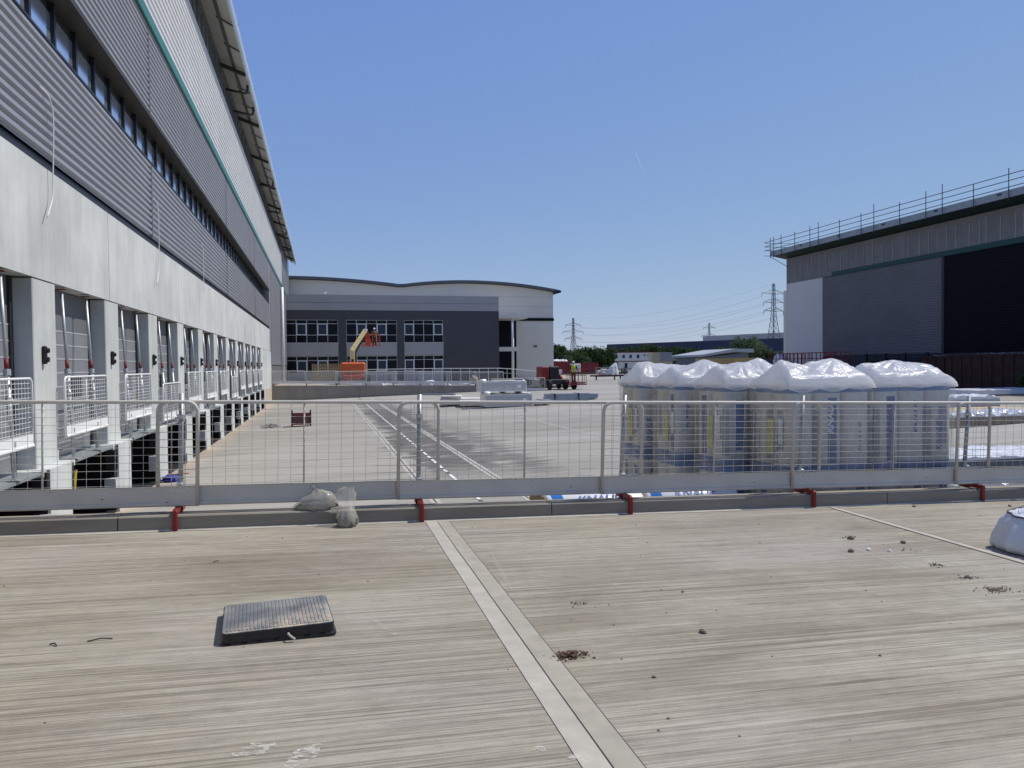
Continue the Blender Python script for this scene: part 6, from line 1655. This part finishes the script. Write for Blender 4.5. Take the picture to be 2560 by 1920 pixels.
# ------------------------------------------------------------------ trees
BARK = M('tree_bark', (0.10, 0.075, 0.055), 0.9)
LEAF = [leaf_material('leaf_dark', (0.022, 0.042, 0.014), (0.05, 0.082, 0.028)), leaf_material('leaf_mid', (0.034, 0.062, 0.02), (0.075, 0.115, 0.042)), leaf_material('leaf_pale', (0.07, 0.10, 0.05), (0.125, 0.165, 0.085))]
def tree_proto(seed, mat, w=4.2, h=6.0, n=3600, leaf=0.24):
    rnd = random.Random(seed)
    t = thing('tree', 'x', 'tree', (0, 0, 0), 0, 'trees along the far edge of the site')
    b = MB(); limbs = []
    b.tube([(0, 0, 0), (0.1, 0, h * 0.25), (0.05, 0.05, h * 0.55), (0, 0, h * 0.85)], [0.22, 0.18, 0.12, 0.04], 7)
    clumps = []
    for k in range(15):
        a = rnd.random() * 6.28; rr = w * (0.15 + 0.75 * rnd.random()); z = h * (0.18 + 0.72 * rnd.random())
        rr *= math.sqrt(max(0.08, 1 - ((z / h - 0.42) / 0.62) ** 2))
        c = Vector((math.cos(a) * rr, math.sin(a) * rr, z)); clumps.append((c, w * (0.26 + 0.22 * rnd.random())))
        b.tube([(0.05, 0, z * 0.55), c.lerp(Vector((0, 0, z * 0.6)), 0.5), c], [0.08, 0.05, 0.02], 5)
    b.build('trunk', BARK, t)
    b = MB()
    for _ in range(n):
        c, r = clumps[rnd.randrange(len(clumps))]
        d = Vector((rnd.gauss(0, 1), rnd.gauss(0, 1), rnd.gauss(0, 0.8))).normalized() * (r * rnd.random() ** 0.42)
        p = c + d; 
        if p.z < 0.1: continue
        nrm = (d.normalized() + Vector((rnd.uniform(-1, 1), rnd.uniform(-1, 1), rnd.uniform(-0.6, 1))) * 0.9).normalized()
        u = nrm.cross(Vector((rnd.uniform(-1, 1), rnd.uniform(-1, 1), rnd.uniform(-1, 1)))).normalized(); v = nrm.cross(u); s = leaf * rnd.uniform(0.6, 1.3)
        b.add([p - u * s, p - v * s * 0.7, p + u * s, p + v * s * 0.7], [(0, 1, 2, 3)])
    b.build('crown', mat, t); remember(t); return t
protos = [tree_proto(1, LEAF[0]), tree_proto(2, LEAF[1], 3.6, 6.4), tree_proto(3, LEAF[0], 4.8, 5.4), tree_proto(4, LEAF[2], 5.0, 6.2), tree_proto(6, LEAF[1], 2.4, 7.6, 1700)]
used = [False] * 5
#        px   ytop  Y  proto  width  label
trees = [(1398, 851, 190, 4, 1.1, 'tall pointed tree right beside the far pale warehouse'), (1388, 868, 188, 2, 0.9, 'broad dark tree at the wall of the far pale warehouse'), (1416, 872, 192, 0, 0.9, 'round dark tree left of the pylon in the trees'),
         (1434, 876, 186, 1, 0.9, 'mid green tree in front of the foot of the left pylon'), (1447, 882, 184, 2, 0.8, 'low dark tree just right of the left pylon'), (1460, 862, 195, 1, 1.1, 'tall mid green tree right of the left pylon'), (1476, 868, 196, 0, 1.0, 'dark tree next to the tall mid green one'),
         (1490, 865, 195, 4, 1.0, 'narrow tree with a spiky top left of the blue shed'), (1503, 872, 194, 2, 0.9, 'dark wide tree left of the white site cabins'), (1514, 862, 196, 1, 0.9, 'green tree at the left corner of the long blue shed'), (1455, 893, 182, 3, 0.6, 'pale green low bush in front of the trees'),
         (1420, 893, 182, 3, 0.5, 'pale low bush beside the far warehouse trees'), (1535, 874, 245, 0, 1.0, 'dark tree behind the left end of the white site cabins'), (1556, 868, 245, 1, 1.1, 'green tree behind the site cabin windows'), (1578, 862, 246, 2, 1.3, 'broad dark tree at the middle of the blue shed'),
         (1602, 861, 245, 1, 1.3, 'large green tree over the red roof of the cabins'), (1628, 860, 244, 0, 1.3, 'large dark tree over the right end of the cabins'), (1652, 862, 243, 1, 1.2, 'green tree over the cream container'), (1676, 866, 242, 0, 1.1, 'dark tree over the grey container'),
         (1700, 867, 210, 2, 1.1, 'dark wide tree right of the grey container'), (1722, 867, 190, 0, 1.2, 'dark tree left of the low slate building'), (1745, 876, 188, 2, 0.9, 'dark low tree against the slate building'), (1800, 864, 215, 1, 1.1, 'green tree behind the sloping pale roof'),
         (1822, 866, 216, 0, 1.0, 'dark tree behind the top of the sloping roof'), (1842, 858, 215, 1, 1.1, 'green tree left of the pale rounded one'), (1868, 848, 200, 3, 1.25, 'large pale green rounded tree in front of the blue shed'), (1893, 860, 202, 3, 1.0, 'pale green tree right of the large rounded one'),
         (1915, 874, 200, 1, 0.9, 'green tree left of the tallest pylon foot'), (1935, 880, 198, 0, 0.9, 'dark tree at the foot of the tallest pylon'), (1952, 878, 196, 2, 0.8, 'dark tree against the edge of the dark warehouse')]
for k, (px, yt, Y, pi_, ws, lab) in enumerate(trees):
    if not used[pi_]: o = protos[pi_]; used[pi_] = True
    else: o = copy_tree(protos[pi_])
    q = at(px, yt, 1, Y); hs = (q.z - FGZ) / (6.3 if pi_ != 4 else 7.9)
    o.location = (q.x, Y, FGZ); o.scale = (ws * 0.95, ws * 0.95, hs); o.rotation_euler = (0, 0, k * 1.37); o['label'] = lab
for k in range(5):
    if not used[k]: bpy.data.objects.remove(protos[k])
# shrub far right in front of the skips
q = at(2553, 935, 1, 44.0)
b = MB(); rnd = random.Random(8)
for _ in range(260):
    p = Vector((rnd.gauss(0, 0.25), rnd.gauss(0, 0.25), 0.2 + 0.9 * rnd.random())); u = Vector((rnd.uniform(-1, 1), rnd.uniform(-1, 1), rnd.uniform(-0.3, 1))).normalized() * 0.1; v = u.cross(Vector((rnd.uniform(-1, 1), rnd.uniform(-1, 1), 1))).normalized() * 0.06
    b.add([p - u, p - v, p + u, p + v], [(0, 1, 2, 3)])
sh = thing('shrub', 'small green shrub at the right edge in front of the rusty skip', 'shrub', (42.2, 38.6, GZ)); b.build('foliage', LEAF[1], sh); MB().tube([(0, 0, 0), (0.05, 0, 0.6)], 0.03, 5).build('stem', BARK, sh)

# contrail high in the sky
A = EYE + (FWD + RGT * ((1584 - CX) / FPX) - UPV * ((372 - CY) / FPX)) * 6000; B = EYE + (FWD + RGT * ((1609 - CX) / FPX) - UPV * ((430 - CY) / FPX)) * 6000
CT = NT('contrail_vapour'); CT.n.remove(CT.b)
vp = CT.n.new('ShaderNodeVolumePrincipled'); vp.inputs['Color'].default_value = (1, 1, 1, 1); vp.inputs['Density'].default_value = 0.03; vp.inputs['Anisotropy'].default_value = 0.2
CT.link(vp.outputs[0], CT.out.inputs['Volume'])
tag(MB().tube([A, A.lerp(B, 0.3), A.lerp(B, 0.7), B], [1.5, 5, 6, 3], 8).build('contrail', CT.m), 'short thin white vapour trail high in the blue sky', 'contrail')
